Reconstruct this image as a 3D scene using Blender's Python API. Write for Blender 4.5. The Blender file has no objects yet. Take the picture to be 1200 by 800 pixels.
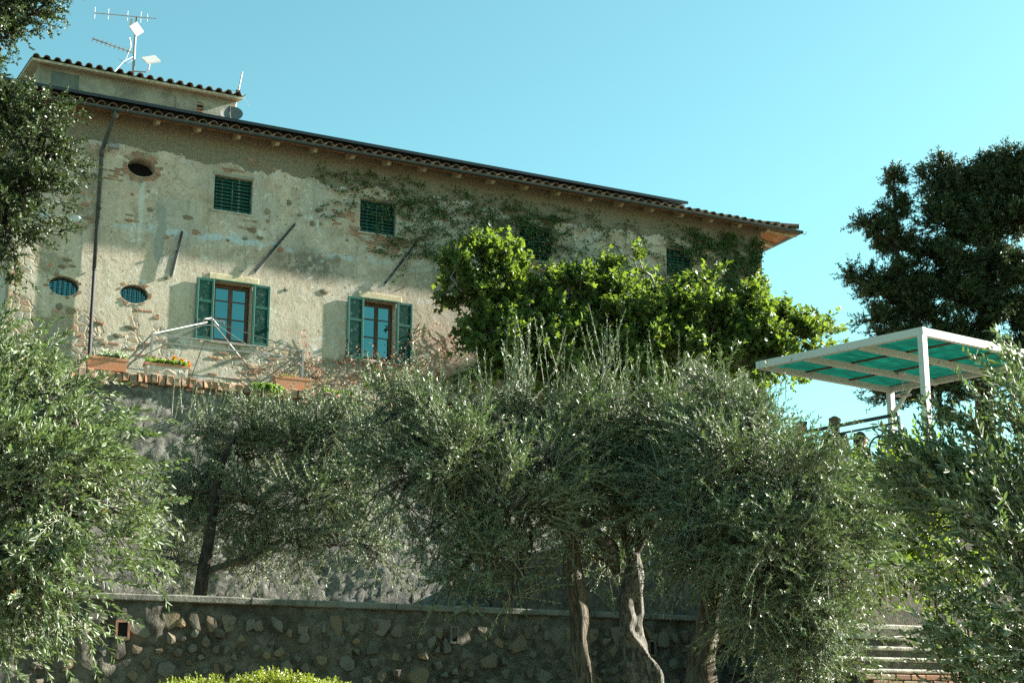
import bpy, bmesh, math, random
import numpy as np
from mathutils import Vector, Matrix, Euler

random.seed(11)
rng = np.random.default_rng(11)
SC = bpy.context.scene
COL = SC.collection
R = math.radians

# ------------------------------------------------------------------ camera, sky, sun, exposure
PITCH, YAW, FPX, PX, PY = R(12.5), R(26), 1700.0, 600.0, 473.0      # measured from the photograph's vanishing points
CAM = np.array([0, 0, 1.6])
cd = bpy.data.cameras.new('camera'); cam = bpy.data.objects.new('camera', cd); COL.objects.link(cam)
cam.location = CAM; cam.rotation_euler = (R(90) + PITCH, 0, -YAW)
cd.sensor_width = 36; cd.lens = 36 * FPX / 1200; cd.shift_y = (PY - 400) / 1200; cd.clip_start = 0.1; cd.clip_end = 3000
SC.camera = cam
SUN = Vector((2.1, -0.205, 1.0)).normalized()
w = bpy.data.worlds.new('World'); SC.world = w; w.use_nodes = True
nt = w.node_tree; bgn = nt.nodes['Background']
sky = nt.nodes.new('ShaderNodeTexSky'); sky.sky_type = 'NISHITA'; sky.sun_disc = False
sky.sun_elevation = math.asin(SUN.z); sky.sun_rotation = math.atan2(SUN.x, SUN.y)
sky.air_density = 1.0; sky.dust_density = 1.0; sky.ozone_density = 1.0; sky.altitude = 200
tint = nt.nodes.new('ShaderNodeMix'); tint.data_type = 'RGBA'; tint.blend_type = 'MULTIPLY'; tint.inputs[0].default_value = 1.0
tint.inputs[7].default_value = (0.67, 1.09, 0.84, 1)
nt.links.new(sky.outputs[0], tint.inputs[6]); nt.links.new(tint.outputs[2], bgn.inputs[0])
bgn.inputs[1].default_value = 0.05
sl = bpy.data.lights.new('sun', 'SUN'); sl.energy = 5.0; sl.angle = R(0.53); sl.color = (1.0, 0.97, 0.895)
so = bpy.data.objects.new('sun', sl); COL.objects.link(so); so.location = (20, -10, 40)
so.rotation_euler = SUN.to_track_quat('Z', 'Y').to_euler()
SC.view_settings.view_transform = 'Standard'; SC.view_settings.look = 'None'
SC.view_settings.exposure = 2.5; SC.view_settings.gamma = 1.0; SC.view_settings.use_curve_mapping = False
SC.render.engine = 'CYCLES'
SC.cycles.max_bounces = 6; SC.cycles.diffuse_bounces = 3; SC.cycles.glossy_bounces = 3
SC.cycles.transmission_bounces = 3; SC.cycles.transparent_max_bounces = 6
SC.cycles.use_denoising = False; SC.render.filter_size = 1.0

_F = np.array([math.sin(YAW) * math.cos(PITCH), math.cos(YAW) * math.cos(PITCH), math.sin(PITCH)])
_R = np.array([math.cos(YAW), -math.sin(YAW), 0]); _U = np.cross(_R, _F)
_H = np.array([math.sin(YAW), math.cos(YAW), 0])
def at(px, py, rng_m):
    """survey helper: the world point seen at a pixel of the photograph, at a horizontal range in metres"""
    d = _F + _R * (px - PX) / FPX - _U * (py - PY) / FPX
    return CAM + d * rng_m / (d @ _H)

# ------------------------------------------------------------------ object helpers
WL = {}                                            # world location of each parent
def _finish(o, parent, W):
    COL.objects.link(o)
    if parent is not None: o.parent = parent
    WL[o.name] = np.array(W, float)
    return o
def tag(o, label=None, cat=None, group=None, kind=None):
    if label: o['label'] = label
    if cat: o['category'] = cat
    if group: o['group'] = group
    if kind: o['kind'] = kind
    return o
def thing(name, label, cat, loc, group=None):
    o = bpy.data.objects.new(name, None); o.location = loc; o.empty_display_size = 0.2
    _finish(o, None, loc)
    return tag(o, label, cat, group)
def mesh_np(name, V, F, mats, smooth=False, midx=None):
    """V (n,3), F (m,k) uniform polygons"""
    V = np.asarray(V, np.float32); F = np.asarray(F, np.int32); m, k = F.shape
    me = bpy.data.meshes.new(name)
    me.vertices.add(len(V)); me.vertices.foreach_set('co', V.ravel())
    me.loops.add(m * k); me.loops.foreach_set('vertex_index', F.ravel())
    me.polygons.add(m); me.polygons.foreach_set('loop_start', np.arange(0, m * k, k, dtype=np.int32))
    if smooth: me.polygons.foreach_set('use_smooth', np.ones(m, bool))
    for mt in (mats if isinstance(mats, (list, tuple)) else [mats]): me.materials.append(mt)
    if midx is not None: me.polygons.foreach_set('material_index', np.asarray(midx, np.int32))
    me.update(calc_edges=True)
    return me
def obj_np(name, V, F, mat, parent=None, smooth=False, origin=None):
    """mesh object from world-space vertices"""
    W = WL[parent.name] if parent is not None else np.zeros(3)
    o0 = np.array(origin, float) if origin is not None else (W if parent is not None else np.zeros(3))
    me = mesh_np(name, np.asarray(V) - o0, F, mat, smooth)
    o = bpy.data.objects.new(name, me); o.location = o0 - W
    return _finish(o, parent, o0)

class MB:
    """collects shapes in world coordinates"""
    def __init__(s): s.v = []; s.f = []
    def add(s, vs, fs):
        b = len(s.v); s.v += [tuple(map(float, p)) for p in vs]; s.f += [tuple(i + b for i in q) for q in fs]; return s
    def box(s, x0, x1, y0, y1, z0, z1, bev=0.0):
        if bev <= 0:
            vs = [(x, y, z) for x in (x0, x1) for y in (y0, y1) for z in (z0, z1)]
            return s.add(vs, [(0, 1, 3, 2), (4, 6, 7, 5), (0, 4, 5, 1), (2, 3, 7, 6), (0, 2, 6, 4), (1, 5, 7, 3)])
        bm = bmesh.new(); bmesh.ops.create_cube(bm, size=1)
        for v in bm.verts: v.co = Vector(((x0 + x1) / 2 + v.co.x * (x1 - x0), (y0 + y1) / 2 + v.co.y * (y1 - y0), (z0 + z1) / 2 + v.co.z * (z1 - z0)))
        bmesh.ops.bevel(bm, geom=bm.edges[:], offset=bev, segments=1, affect='EDGES')
        bm.verts.index_update(); vs = [tuple(v.co) for v in bm.verts]; fs = [tuple(v.index for v in f.verts) for f in bm.faces]; bm.free()
        return s.add(vs, fs)
    def bar(s, a, b, wd, hd, up=(0, 0, 1)):
        a = np.array(a, float); b = np.array(b, float); t = b - a; t /= np.linalg.norm(t)
        u = np.array(up, float); sd = np.cross(t, u); sd /= np.linalg.norm(sd); u = np.cross(sd, t)
        vs = []
        for p in (a, b):
            for i, j in ((-1, -1), (1, -1), (1, 1), (-1, 1)): vs.append(p + sd * i * wd / 2 + u * j * hd / 2)
        return s.add(vs, [(0, 1, 2, 3), (7, 6, 5, 4), (0, 4, 5, 1), (1, 5, 6, 2), (2, 6, 7, 3), (3, 7, 4, 0)])
    def tube(s, pts, rad, n=8, cap=True, groove=0.0, seed=0):
        V, F = tube_np(pts, rad, n, groove, seed)
        b = len(s.v); s.v += [tuple(p) for p in V.tolist()]; s.f += [tuple(i + b for i in q) for q in F.tolist()]
        if cap:
            k = len(pts); s.f.append(tuple(b + i for i in range(n))[::-1]); s.f.append(tuple(b + (k - 1) * n + i for i in range(n)))
        return s
    def ball(s, c, r, n=8, m=6):
        r = np.array([r, r, r] if np.isscalar(r) else r, float); c = np.array(c, float)
        vs = [c + r * (0, 0, -1)]
        for i in range(1, m):
            th = math.pi * i / m
            for j in range(n): vs.append(c + r * np.array((math.sin(th) * math.cos(2 * math.pi * j / n), math.sin(th) * math.sin(2 * math.pi * j / n), -math.cos(th))))
        vs.append(c + r * (0, 0, 1)); fs = []
        for j in range(n): fs.append((0, 1 + (j + 1) % n, 1 + j))
        for i in range(m - 2):
            for j in range(n):
                a = 1 + i * n + j; b = 1 + i * n + (j + 1) % n; fs.append((a, b, b + n, a + n))
        e = 1 + (m - 2) * n
        for j in range(n): fs.append((e + j, e + (j + 1) % n, len(vs) - 1))
        return s.add(vs, fs)
    def lathe(s, c, prof, n=16):
        c = np.array(c, float); vs = []
        for r, z in prof:
            for j in range(n): vs.append(c + (r * math.cos(2 * math.pi * j / n), r * math.sin(2 * math.pi * j / n), z))
        fs = [(i * n + j, i * n + (j + 1) % n, (i + 1) * n + (j + 1) % n, (i + 1) * n + j) for i in range(len(prof) - 1) for j in range(n)]
        return s.add(vs, fs)
    def build(s, name, mat, parent=None, smooth=False, origin=None, me_only=False):
        W = WL[parent.name] if parent is not None else np.zeros(3)
        o0 = np.array(origin, float) if origin is not None else (W if parent is not None else np.zeros(3))
        me = bpy.data.meshes.new(name)
        me.from_pydata((np.array(s.v) - o0).tolist(), [], s.f)
        for mt in (mat if isinstance(mat, (list, tuple)) else [mat]): me.materials.append(mt)
        if smooth: me.polygons.foreach_set('use_smooth', np.ones(len(me.polygons), bool))
        me.update()
        if me_only: return me
        o = bpy.data.objects.new(name, me); o.location = o0 - W
        return _finish(o, parent, o0)
def inst(name, me, parent, loc, rot=(0, 0, 0), sc=(1, 1, 1)):
    W = WL[parent.name] if parent is not None else np.zeros(3)
    o = bpy.data.objects.new(name, me); o.location = np.array(loc) - W; o.rotation_euler = rot; o.scale = sc
    return _finish(o, parent, loc)

def tube_np(pts, rad, n=8, groove=0.0, seed=0):
    P = np.asarray(pts, float); k = len(P)
    rad = np.full(k, rad, float) if np.isscalar(rad) else np.asarray(rad, float)
    T = np.gradient(P, axis=0); T /= np.linalg.norm(T, axis=1, keepdims=True) + 1e-9
    ref = np.array([1.0, 0, 0]) if abs(T[:, 0]).mean() < 0.7 else np.array([0, 1.0, 0])
    A = np.cross(T, ref); A /= np.linalg.norm(A, axis=1, keepdims=True) + 1e-9; B = np.cross(T, A)
    ang = np.arange(n) * 2 * np.pi / n
    rr = rad[:, None] * np.ones((1, n))
    if groove:
        q = np.random.default_rng(seed); s = np.arange(k)[:, None]
        for i in range(5):
            m = q.integers(2, 7); rr = rr * (1 + groove * 0.5 * np.sin(m * ang[None] + q.uniform(0, 6.3) + s * q.uniform(-.35, .35)) * (0.6 + 0.4 * np.sin(s * q.uniform(.2, .7) + q.uniform(0, 6))))
    V = P[:, None] + rr[..., None] * (np.cos(ang)[None, :, None] * A[:, None] + np.sin(ang)[None, :, None] * B[:, None])
    i = np.arange(k - 1)[:, None] * n; j = np.arange(n)[None]; j2 = (j + 1) % n
    F = np.stack([i + j, i + j2, i + n + j2, i + n + j], -1).reshape(-1, 4)
    return V.reshape(-1, 3), F

# ------------------------------------------------------------------ materials
class NT:
    def __init__(s, name):
        s.m = bpy.data.materials.new(name); s.m.use_nodes = True; s.t = s.m.node_tree
        s.b = s.t.nodes['Principled BSDF']; s.out = s.t.nodes['Material Output']
    def _set(s, sock, v):
        if hasattr(v, 'is_output') or isinstance(v, bpy.types.NodeSocket): s.t.links.new(v, sock)
        elif isinstance(v, (tuple, list)) and len(v) == 3 and sock.type == 'RGBA': sock.default_value = (*v, 1)
        else: sock.default_value = v
    def node(s, t, **kw):
        n = s.t.nodes.new('ShaderNode' + t)
        for k, v in kw.items():
            if k.startswith('i_'): s._set(n.inputs[int(k[2:])] if k[2:].isdigit() else n.inputs[k[2:].replace('_', ' ')], v)
            else: setattr(n, k, v)
        return n
    def pos(s): return s.node('NewGeometry').outputs['Position']
    def objco(s): return s.node('TexCoord').outputs['Object']
    def noise(s, vec, scale, detail=4, rough=0.55, dist=0.0):
        return s.node('TexNoise', i_Vector=vec, i_Scale=scale, i_Detail=detail, i_Roughness=rough, i_Distortion=dist).outputs[0]
    def voro(s, vec, scale, feature='F1', out=0, rnd=1.0):
        n = s.node('TexVoronoi', feature=feature); s._set(n.inputs['Vector'], vec); n.inputs['Scale'].default_value = scale
        n.inputs['Randomness'].default_value = rnd
        return n.outputs[out]
    def ramp(s, fac, stops, interp='LINEAR'):
        n = s.node('ValToRGB'); s._set(n.inputs[0], fac); cr = n.color_ramp; cr.interpolation = interp
        while len(cr.elements) < len(stops): cr.elements.new(0.5)
        for e, (p, c) in zip(cr.elements, stops):
            e.position = p; e.color = (c, c, c, 1) if np.isscalar(c) else (*c, 1)
        return n.outputs[0]
    def mix(s, fac, a, b, mode='MIX'):
        n = s.node('Mix', data_type='RGBA', blend_type=mode)
        s._set(n.inputs[0], fac); s._set(n.inputs[6], a); s._set(n.inputs[7], b)
        return n.outputs[2]
    def math(s, op, a, b=0.0, c=0.0, clamp=False):
        n = s.node('Math', operation=op, use_clamp=clamp)
        s._set(n.inputs[0], a); s._set(n.inputs[1], b); s._set(n.inputs[2], c)
        return n.outputs[0]
    def step(s, v, lo, hi):
        n = s.node('MapRange', interpolation_type='SMOOTHSTEP'); s._set(n.inputs[0], v)
        n.inputs[1].default_value = lo; n.inputs[2].default_value = hi
        return n.outputs[0]
    def sep(s, v): return s.node('SeparateXYZ', i_0=v).outputs
    def comb(s, x, y, z): return s.node('CombineXYZ', i_0=x, i_1=y, i_2=z).outputs[0]
    def scl(s, v, k):
        n = s.node('VectorMath', operation='MULTIPLY'); s._set(n.inputs[0], v); n.inputs[1].default_value = k
        return n.outputs[0]
    def bump(s, h, strength=0.5, dist=0.02, normal=None):
        n = s.node('Bump', i_Strength=strength, i_Distance=dist, i_Height=h)
        if normal is not None: s._set(n.inputs['Normal'], normal)
        return n.outputs[0]
    def fin(s, color, rough=0.8, normal=None, spec=0.3, metal=0.0):
        s._set(s.b.inputs['Base Color'], color); s._set(s.b.inputs['Roughness'], rough)
        s.b.inputs['Specular IOR Level'].default_value = spec; s.b.inputs['Metallic'].default_value = metal
        if normal is not None: s._set(s.b.inputs['Normal'], normal)
        return s.m

def m_simple(name, col, rough=0.7, var=0.25, scale=12, bump=0.25, bd=0.004, spec=0.3, metal=0.0, col2=None):
    n = NT(name); p = n.objco(); a = n.noise(p, scale, 5)
    d = tuple(c * (1 - var) for c in col) if col2 is None else col2
    rnd = n.node('ObjectInfo').outputs['Random']
    c = n.mix(n.step(a, 0.35, 0.65), d, col)
    c = n.mix(n.math('MULTIPLY', rnd, 0.25), c, tuple(x * 0.6 for x in col))
    return n.fin(c, rough, n.bump(n.noise(p, scale * 5, 4), bump, bd), spec, metal)

def m_facade():
    n = NT('old_plaster'); p = n.pos(); X, Y, Z = n.sep(p)
    big = n.noise(p, 0.55, 5, 0.6); mid = n.noise(p, 1.9, 8, 0.65, 0.4); fine = n.noise(p, 9, 8, 0.7); grit = n.noise(p, 45, 4, 0.6)
    c = n.ramp(mid, [(0.30, (0.30, 0.228, 0.17)), (0.48, (0.46, 0.378, 0.295)), (0.68, (0.57, 0.495, 0.415))])
    c = n.mix(n.math('MULTIPLY', n.step(big, 0.49, 0.60), 0.75), c, (0.38, 0.36, 0.32))
    c = n.mix(n.math('MULTIPLY', n.step(n.noise(p, 1.25, 7, 0.68, 0.5), 0.54, 0.62), 0.5), c, (0.44, 0.30, 0.215))
    c = n.mix(n.math('MULTIPLY', n.step(fine, 0.54, 0.64), 0.6), c, (0.22, 0.185, 0.13))
    # ochre tint below the eave-shadow line, sunlit warmth put into the colour
    low = n.math('SUBTRACT', n.math('ADD', Z, n.math('MULTIPLY', n.math('SUBTRACT', mid, 0.5), 2.0)), 13.0)
    c = n.mix(n.math('MULTIPLY', n.step(low, 0.5, -0.6), 0.55), c, (0.54, 0.465, 0.35))
    # white lime flakes
    fl = n.math('MULTIPLY', n.step(n.noise(p, 5.5, 10, 0.75, 0.6), 0.56, 0.60), n.step(n.noise(p, 0.9, 3), 0.43, 0.55))
    c = n.mix(n.math('MULTIPLY', fl, 0.9), c, (0.62, 0.62, 0.60))
    # remains of a pale blue painted band
    zb = n.math('ABSOLUTE', n.math('SUBTRACT', Z, n.math('ADD', n.math('MULTIPLY', mid, 0.5), 13.68)))
    band = n.math('MULTIPLY', n.step(zb, 0.13, 0.05), n.step(n.noise(p, 1.6, 7, 0.7), 0.44, 0.56))
    c = n.mix(n.math('MULTIPLY', band, 0.75), c, (0.46, 0.56, 0.62))
    # soot stain between the windows
    dx = n.math('DIVIDE', n.math('SUBTRACT', X, 11.3), 1.35); dz = n.math('DIVIDE', n.math('SUBTRACT', Z, 13.55), 0.62)
    rr = n.math('ADD', n.math('MULTIPLY', dx, dx), n.math('MULTIPLY', dz, dz))
    soot = n.math('MULTIPLY', n.step(n.math('ADD', rr, n.math('MULTIPLY', fine, 0.9)), 1.5, 0.35), n.step(fine, 0.36, 0.56))
    c = n.mix(n.math('MULTIPLY', soot, 0.85), c, (0.085, 0.09, 0.08))
    # grey cement strip over a crack + white streak under the oval
    cx = n.math('ABSOLUTE', n.math('SUBTRACT', X, n.math('ADD', 7.13, n.math('MULTIPLY', n.noise(n.scl(p, (0, 0, 1)), 1.5, 3), 0.42))))
    zz = n.math('MULTIPLY', n.step(Z, 12.9, 13.1), n.step(n.math('ADD', Z, n.math('MULTIPLY', mid, 0.3)), 14.85, 14.7))
    cr = n.math('MULTIPLY', n.step(n.math('ADD', cx, n.math('MULTIPLY', n.noise(p, 2.6, 4, 0.6), 0.42)), 0.325, 0.305), zz)
    c = n.mix(cr, c, (0.29, 0.29, 0.26))
    wx = n.math('ABSOLUTE', n.math('SUBTRACT', X, 6.83))
    ws = n.math('MULTIPLY', n.math('MULTIPLY', n.step(n.math('ADD', wx, n.math('MULTIPLY', fine, 0.12)), 0.16, 0.08), n.step(Z, 13.2, 13.9)), n.step(Z, 15.2, 15.0))
    c = n.mix(n.math('MULTIPLY', ws, 0.6), c, (0.55, 0.58, 0.55))
    # rubble where the render has fallen off: base of the wall, left strip, patches
    rub = n.math('ADD', n.math('MULTIPLY', n.step(Z, 11.9, 10.6), 0.22), n.math('MULTIPLY', n.step(X, 6.0, 5.2), 0.16))
    rubm = n.step(n.math('ADD', n.noise(p, 1.0, 6, 0.62, 0.3), rub), 0.66, 0.72)
    cell = n.node('TexVoronoi', feature='F1'); n._set(cell.inputs['Vector'], n.scl(p, (1, 1, 1.5))); cell.inputs['Scale'].default_value = 4.6
    edge = n.voro(n.scl(p, (1, 1, 1.5)), 4.6, 'DISTANCE_TO_EDGE')
    stc = n.ramp(n.sep(cell.outputs['Color'])[0], [(0.0, (0.20, 0.155, 0.10)), (0.3, (0.30, 0.22, 0.13)), (0.55, (0.33, 0.17, 0.10)), (0.7, (0.24, 0.22, 0.18)), (1.0, (0.37, 0.27, 0.14))], 'CONSTANT')
    stc = n.mix(n.math('MULTIPLY', n.step(n.math('ADD', edge, n.math('MULTIPLY', fine, 0.06)), 0.13, 0.07), 0.9), stc, (0.36, 0.32, 0.23))
    c = n.mix(n.math('MULTIPLY', rubm, 0.8), c, stc)
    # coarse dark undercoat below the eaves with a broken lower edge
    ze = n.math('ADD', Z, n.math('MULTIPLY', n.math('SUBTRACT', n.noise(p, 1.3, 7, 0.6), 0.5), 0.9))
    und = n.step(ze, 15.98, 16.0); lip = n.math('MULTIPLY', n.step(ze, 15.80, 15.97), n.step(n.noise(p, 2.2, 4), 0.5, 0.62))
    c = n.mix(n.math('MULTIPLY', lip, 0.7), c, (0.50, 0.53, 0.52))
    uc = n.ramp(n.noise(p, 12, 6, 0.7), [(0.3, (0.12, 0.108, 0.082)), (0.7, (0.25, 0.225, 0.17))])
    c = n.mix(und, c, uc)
    c = n.mix(n.math('MULTIPLY', n.step(n.noise(p, 17, 9, 0.75), 0.50, 0.64), 0.38), c, (0.17, 0.135, 0.09))
    c = n.mix(n.math('MULTIPLY', n.step(n.noise(p, 26, 6, 0.7), 0.56, 0.66), 0.40), c, (0.70, 0.68, 0.60))
    pit = n.math('MULTIPLY', n.step(n.voro(p, 5.5), 0.20, 0.10), n.step(n.noise(p, 2.3, 4), 0.50, 0.58))
    c = n.mix(n.math('MULTIPLY', pit, 0.75), c, (0.12, 0.09, 0.06))
    run = n.noise(n.scl(p, (1, 1, 0.10)), 5.0, 7, 0.7); c = n.mix(n.math('MULTIPLY', n.step(run, 0.52, 0.68), 0.34), c, (0.20, 0.18, 0.135))
    c = n.mix(n.math('MULTIPLY', n.step(grit, 0.35, 0.7), 0.16), c, (0.12, 0.10, 0.07))
    # relief
    h = n.math('ADD', n.math('MULTIPLY', mid, 0.5), n.math('MULTIPLY', fine, 0.22))
    h = n.math('ADD', h, n.math('MULTIPLY', n.noise(p, 20, 3, 0.5), 0.07))
    h = n.math('SUBTRACT', h, n.math('MULTIPLY', und, 0.5))
    h = n.math('ADD', h, n.math('MULTIPLY', rubm, n.math('SUBTRACT', n.math('MULTIPLY', n.step(edge, 0.02, 0.12), 0.5), 0.5)))
    h = n.math('ADD', h, n.math('MULTIPLY', cr, 0.2))
    return n.fin(c, 0.95, n.bump(h, 0.75, 0.035), 0.1)

def m_rough_wall(name, a, b, scale=3.0, bd=0.05, patches=None):
    n = NT(name); p = n.pos()
    big = n.noise(p, 0.8, 6, 0.6); f1 = n.noise(p, scale, 8, 0.62, 0.5); f2 = n.noise(p, scale * 7, 6, 0.65)
    c = n.mix(n.step(f1, 0.38, 0.62), a, b)
    c = n.mix(n.math('MULTIPLY', n.step(big, 0.5, 0.65), 0.5), c, tuple(0.55 * x for x in a))
    if patches: c = n.mix(n.math('MULTIPLY', n.step(n.noise(p, 1.7, 5), 0.58, 0.66), 0.7), c, patches)
    c = n.mix(n.math('MULTIPLY', n.step(f2, 0.5, 0.75), 0.3), c, tuple(1.35 * x for x in b))
    h = n.math('ADD', n.math('MULTIPLY', f1, 0.8), n.math('MULTIPLY', f2, 0.3))
    return n.fin(c, 0.95, n.bump(h, 0.9, bd), 0.1)

def m_leaf(name, dark, light, under=None, odd=None, odd_amt=0.0, rough=0.45, trans=0.25, tcol=None, spec=0.4):
    n = NT(name); g = n.node('NewGeometry'); r = g.outputs['Random Per Island']
    c = n.mix(r, dark, light)
    if odd is not None:
        r2 = n.math('FRACT', n.math('MULTIPLY', r, 37.31))
        c = n.mix(n.math('GREATER_THAN', r2, 1 - odd_amt), c, odd)
    top = c
    if under is not None: c = n.mix(g.outputs['Backfacing'], c, under)
    n.fin(c, rough, None, spec)
    tr = n.node('BsdfTranslucent'); n._set(tr.inputs[0], tcol if tcol is not None else top)
    mx = n.node('MixShader'); mx.inputs[0].default_value = trans
    n.t.links.new(n.b.outputs[0], mx.inputs[1]); n.t.links.new(tr.outputs[0], mx.inputs[2]); n.t.links.new(mx.outputs[0], n.out.inputs[0])
    return n.m
def m_bark(name, a, b, scale=6, bd=0.03):
    n = NT(name); p = n.pos(); q = n.scl(p, (1, 1, 0.22))
    f = n.noise(q, scale * 3, 8, 0.65, 1.2); g = n.noise(p, scale, 6, 0.6)
    c = n.mix(n.step(f, 0.38, 0.62), a, b); c = n.mix(n.math('MULTIPLY', n.step(g, 0.5, 0.7), 0.5), c, tuple(1.25 * x for x in b))
    return n.fin(c, 0.9, n.bump(n.math('ADD', f, n.math('MULTIPLY', g, 0.4)), 1.0, bd * 1.6), 0.15)
def m_paint(name, col, chip, amt=0.62, rough=0.5, spec=0.35):
    n = NT(name); p = n.objco(); a = n.noise(p, 9, 8, 0.7, 0.3); b = n.noise(p, 60, 3)
    c = n.mix(n.math('MULTIPLY', n.noise(p, 3, 4), 0.5), col, tuple(0.7 * x for x in col))
    k = n.step(a, amt, amt + 0.06)
    c = n.mix(n.math('MULTIPLY', k, 0.85), c, chip)
    return n.fin(c, rough, n.bump(n.math('SUBTRACT', n.math('MULTIPLY', b, 0.3), k), 0.35, 0.004), spec)
def m_tile(name, cols, rough=0.9):
    n = NT(name); p = n.objco(); rnd = n.node('ObjectInfo').outputs['Random']; isl = n.node('NewGeometry').outputs['Random Per Island']
    r = n.math('FRACT', n.math('ADD', rnd, isl))
    c = n.ramp(r, [(i / (len(cols) - 1), q) for i, q in enumerate(cols)])
    a = n.noise(n.pos(), 7, 7, 0.7)
    c = n.mix(n.math('MULTIPLY', n.step(a, 0.42, 0.62), 0.72), c, (0.15, 0.135, 0.105))
    return n.fin(c, rough, n.bump(n.noise(n.pos(), 40, 5), 0.5, 0.008), 0.15)

M = {}
M['facade'] = m_facade()
M['render_grey'] = m_rough_wall('grey_cement_render', (0.20, 0.195, 0.16), (0.28, 0.27, 0.22), 2.0, 0.02)
M['render_patch'] = m_rough_wall('dark_cement_patch', (0.10, 0.125, 0.115), (0.13, 0.15, 0.135), 2.0, 0.01)
M['rough_wall'] = m_rough_wall('rough_cast_render', (0.10, 0.095, 0.082), (0.20, 0.19, 0.16), 7.0, 0.06, (0.055, 0.055, 0.048))
M['mortar'] = m_rough_wall('smeared_mortar', (0.078, 0.070, 0.054), (0.15, 0.135, 0.105), 6.0, 0.08, (0.055, 0.05, 0.04))
M['earth'] = m_rough_wall('dry_earth', (0.12, 0.10, 0.06), (0.20, 0.17, 0.10), 1.5, 0.05, (0.07, 0.09, 0.04))
M['coping'] = m_simple('weathered_coping', (0.19, 0.18, 0.145), 0.9, 0.45, 5, 0.6, 0.01)
M['tread'] = m_simple('travertine_tread', (0.42, 0.39, 0.31), 0.85, 0.55, 6, 0.8, 0.015)
M['stone'] = m_tile('rubble_stone', [(0.06, 0.055, 0.048), (0.15, 0.105, 0.06), (0.16, 0.15, 0.12), (0.10, 0.075, 0.052), (0.12, 0.12, 0.105), (0.21, 0.145, 0.075), (0.08, 0.08, 0.072)])
M['wstone'] = m_tile('facade_stone', [(0.20, 0.15, 0.09), (0.17, 0.16, 0.13), (0.30, 0.21, 0.11), (0.14, 0.11, 0.08), (0.26, 0.20, 0.12)])
M['wbrick'] = m_tile('facade_brick', [(0.34, 0.15, 0.085), (0.28, 0.14, 0.09), (0.38, 0.20, 0.12), (0.33, 0.25, 0.17)])
M['brick'] = m_tile('coping_brick', [(0.34, 0.16, 0.09), (0.42, 0.28, 0.19), (0.29, 0.13, 0.075), (0.38, 0.22, 0.13), (0.22, 0.12, 0.08), (0.44, 0.33, 0.24)])
M['tile'] = m_tile('roof_tile', [(0.25, 0.15, 0.09), (0.20, 0.13, 0.085), (0.31, 0.22, 0.14), (0.24, 0.19, 0.14)])
M['soffit'] = m_simple('terracotta_soffit', (0.40, 0.19, 0.10), 0.9, 0.4, 8)
M['rafter'] = m_simple('pale_rafter', (0.46, 0.42, 0.31), 0.9, 0.4, 10)
M['gutter'] = m_simple('dark_gutter', (0.030, 0.042, 0.042), 0.45, 0.3, 6, 0.1, 0.002, 0.5)
M['rust'] = m_simple('rusty_iron', (0.22, 0.085, 0.04), 0.85, 0.4, 20)
M['iron'] = m_simple('black_iron', (0.020, 0.017, 0.016), 0.6, 0.3, 20, 0.3, 0.003, 0.4)
M['shutter'] = m_paint('green_shutter_paint', (0.007, 0.088, 0.060), (0.12, 0.17, 0.14), 0.74, 0.5)
M['shutter_dark'] = m_paint('weathered_dark_green_slats', (0.009, 0.070, 0.052), (0.15, 0.20, 0.17), 0.55, 0.6)
M['wood'] = m_simple('brown_window_wood', (0.115, 0.055, 0.026), 0.55, 0.4, 18, 0.3, 0.002, 0.4)
M['cream'] = m_simple('cream_lintel', (0.56, 0.47, 0.30), 0.9, 0.25, 6, 0.4, 0.006)
M['lime'] = m_simple('painted_lit_edge', (0.58, 0.58, 0.55), 0.9, 0.35, 9, 0.4, 0.006)  # pale tone for the light caught along the tie bars
M['sill'] = m_simple('pale_stone_sill', (0.45, 0.42, 0.34), 0.9, 0.3, 6)
M['void'] = m_simple('dark_interior', (0.012, 0.011, 0.010), 0.9, 0.2)
n = NT('window_glass'); M['glass'] = n.fin((0.006, 0.016, 0.022), 0.04, None, 1.0); n.b.inputs['IOR'].default_value = 2.0; n.b.inputs['Specular Tint'].default_value = (0.42, 0.95, 0.95, 1)
n = NT('black_solar_glass'); M['solar'] = n.fin((0.006, 0.007, 0.010), 0.25, None, 0.4)
M['white_metal'] = m_simple('galvanised_white', (0.24, 0.24, 0.235), 0.45, 0.15, 15, 0.1, 0.002, 0.4)
M['white_plastic'] = m_simple('white_plastic', (0.44, 0.44, 0.42), 0.45, 0.06, 10, 0.05, 0.001, 0.4)
M['dish'] = m_simple('grey_dish', (0.15, 0.15, 0.14), 0.55, 0.2, 8, 0.1, 0.002)
M['steel'] = m_simple('grey_painted_steel', (0.26, 0.25, 0.225), 0.5, 0.35, 20, 0.2, 0.002, 0.4)
M['terracotta'] = m_simple('terracotta_planter', (0.50, 0.20, 0.10), 0.85, 0.25, 7, 0.3, 0.006, 0.2, 0, (0.42, 0.22, 0.14))
M['limed'] = m_simple('lime_bloomed_terracotta', (0.56, 0.50, 0.42), 0.9, 0.3, 6, 0.5, 0.008, 0.2, 0, (0.50, 0.38, 0.29))
M['pergola_white'] = m_paint('peeling_white_paint', (0.52, 0.52, 0.48), (0.19, 0.155, 0.115), 0.61, 0.6)
M['purlin'] = m_simple('dark_purlin', (0.12, 0.075, 0.045), 0.8, 0.4, 14)
M['soil'] = m_simple('potting_soil', (0.05, 0.035, 0.022), 0.95, 0.4, 30)
n = NT('green_shade_cloth'); p_ = n.objco(); wv = n.noise(n.scl(p_, (1, 6, 1)), 3, 5)
cc = n.mix(n.step(wv, 0.35, 0.65), (0.003, 0.045, 0.034), (0.005, 0.062, 0.046)); n.fin(cc, 0.8, n.bump(wv, 0.4, 0.02), 0.2)
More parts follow.
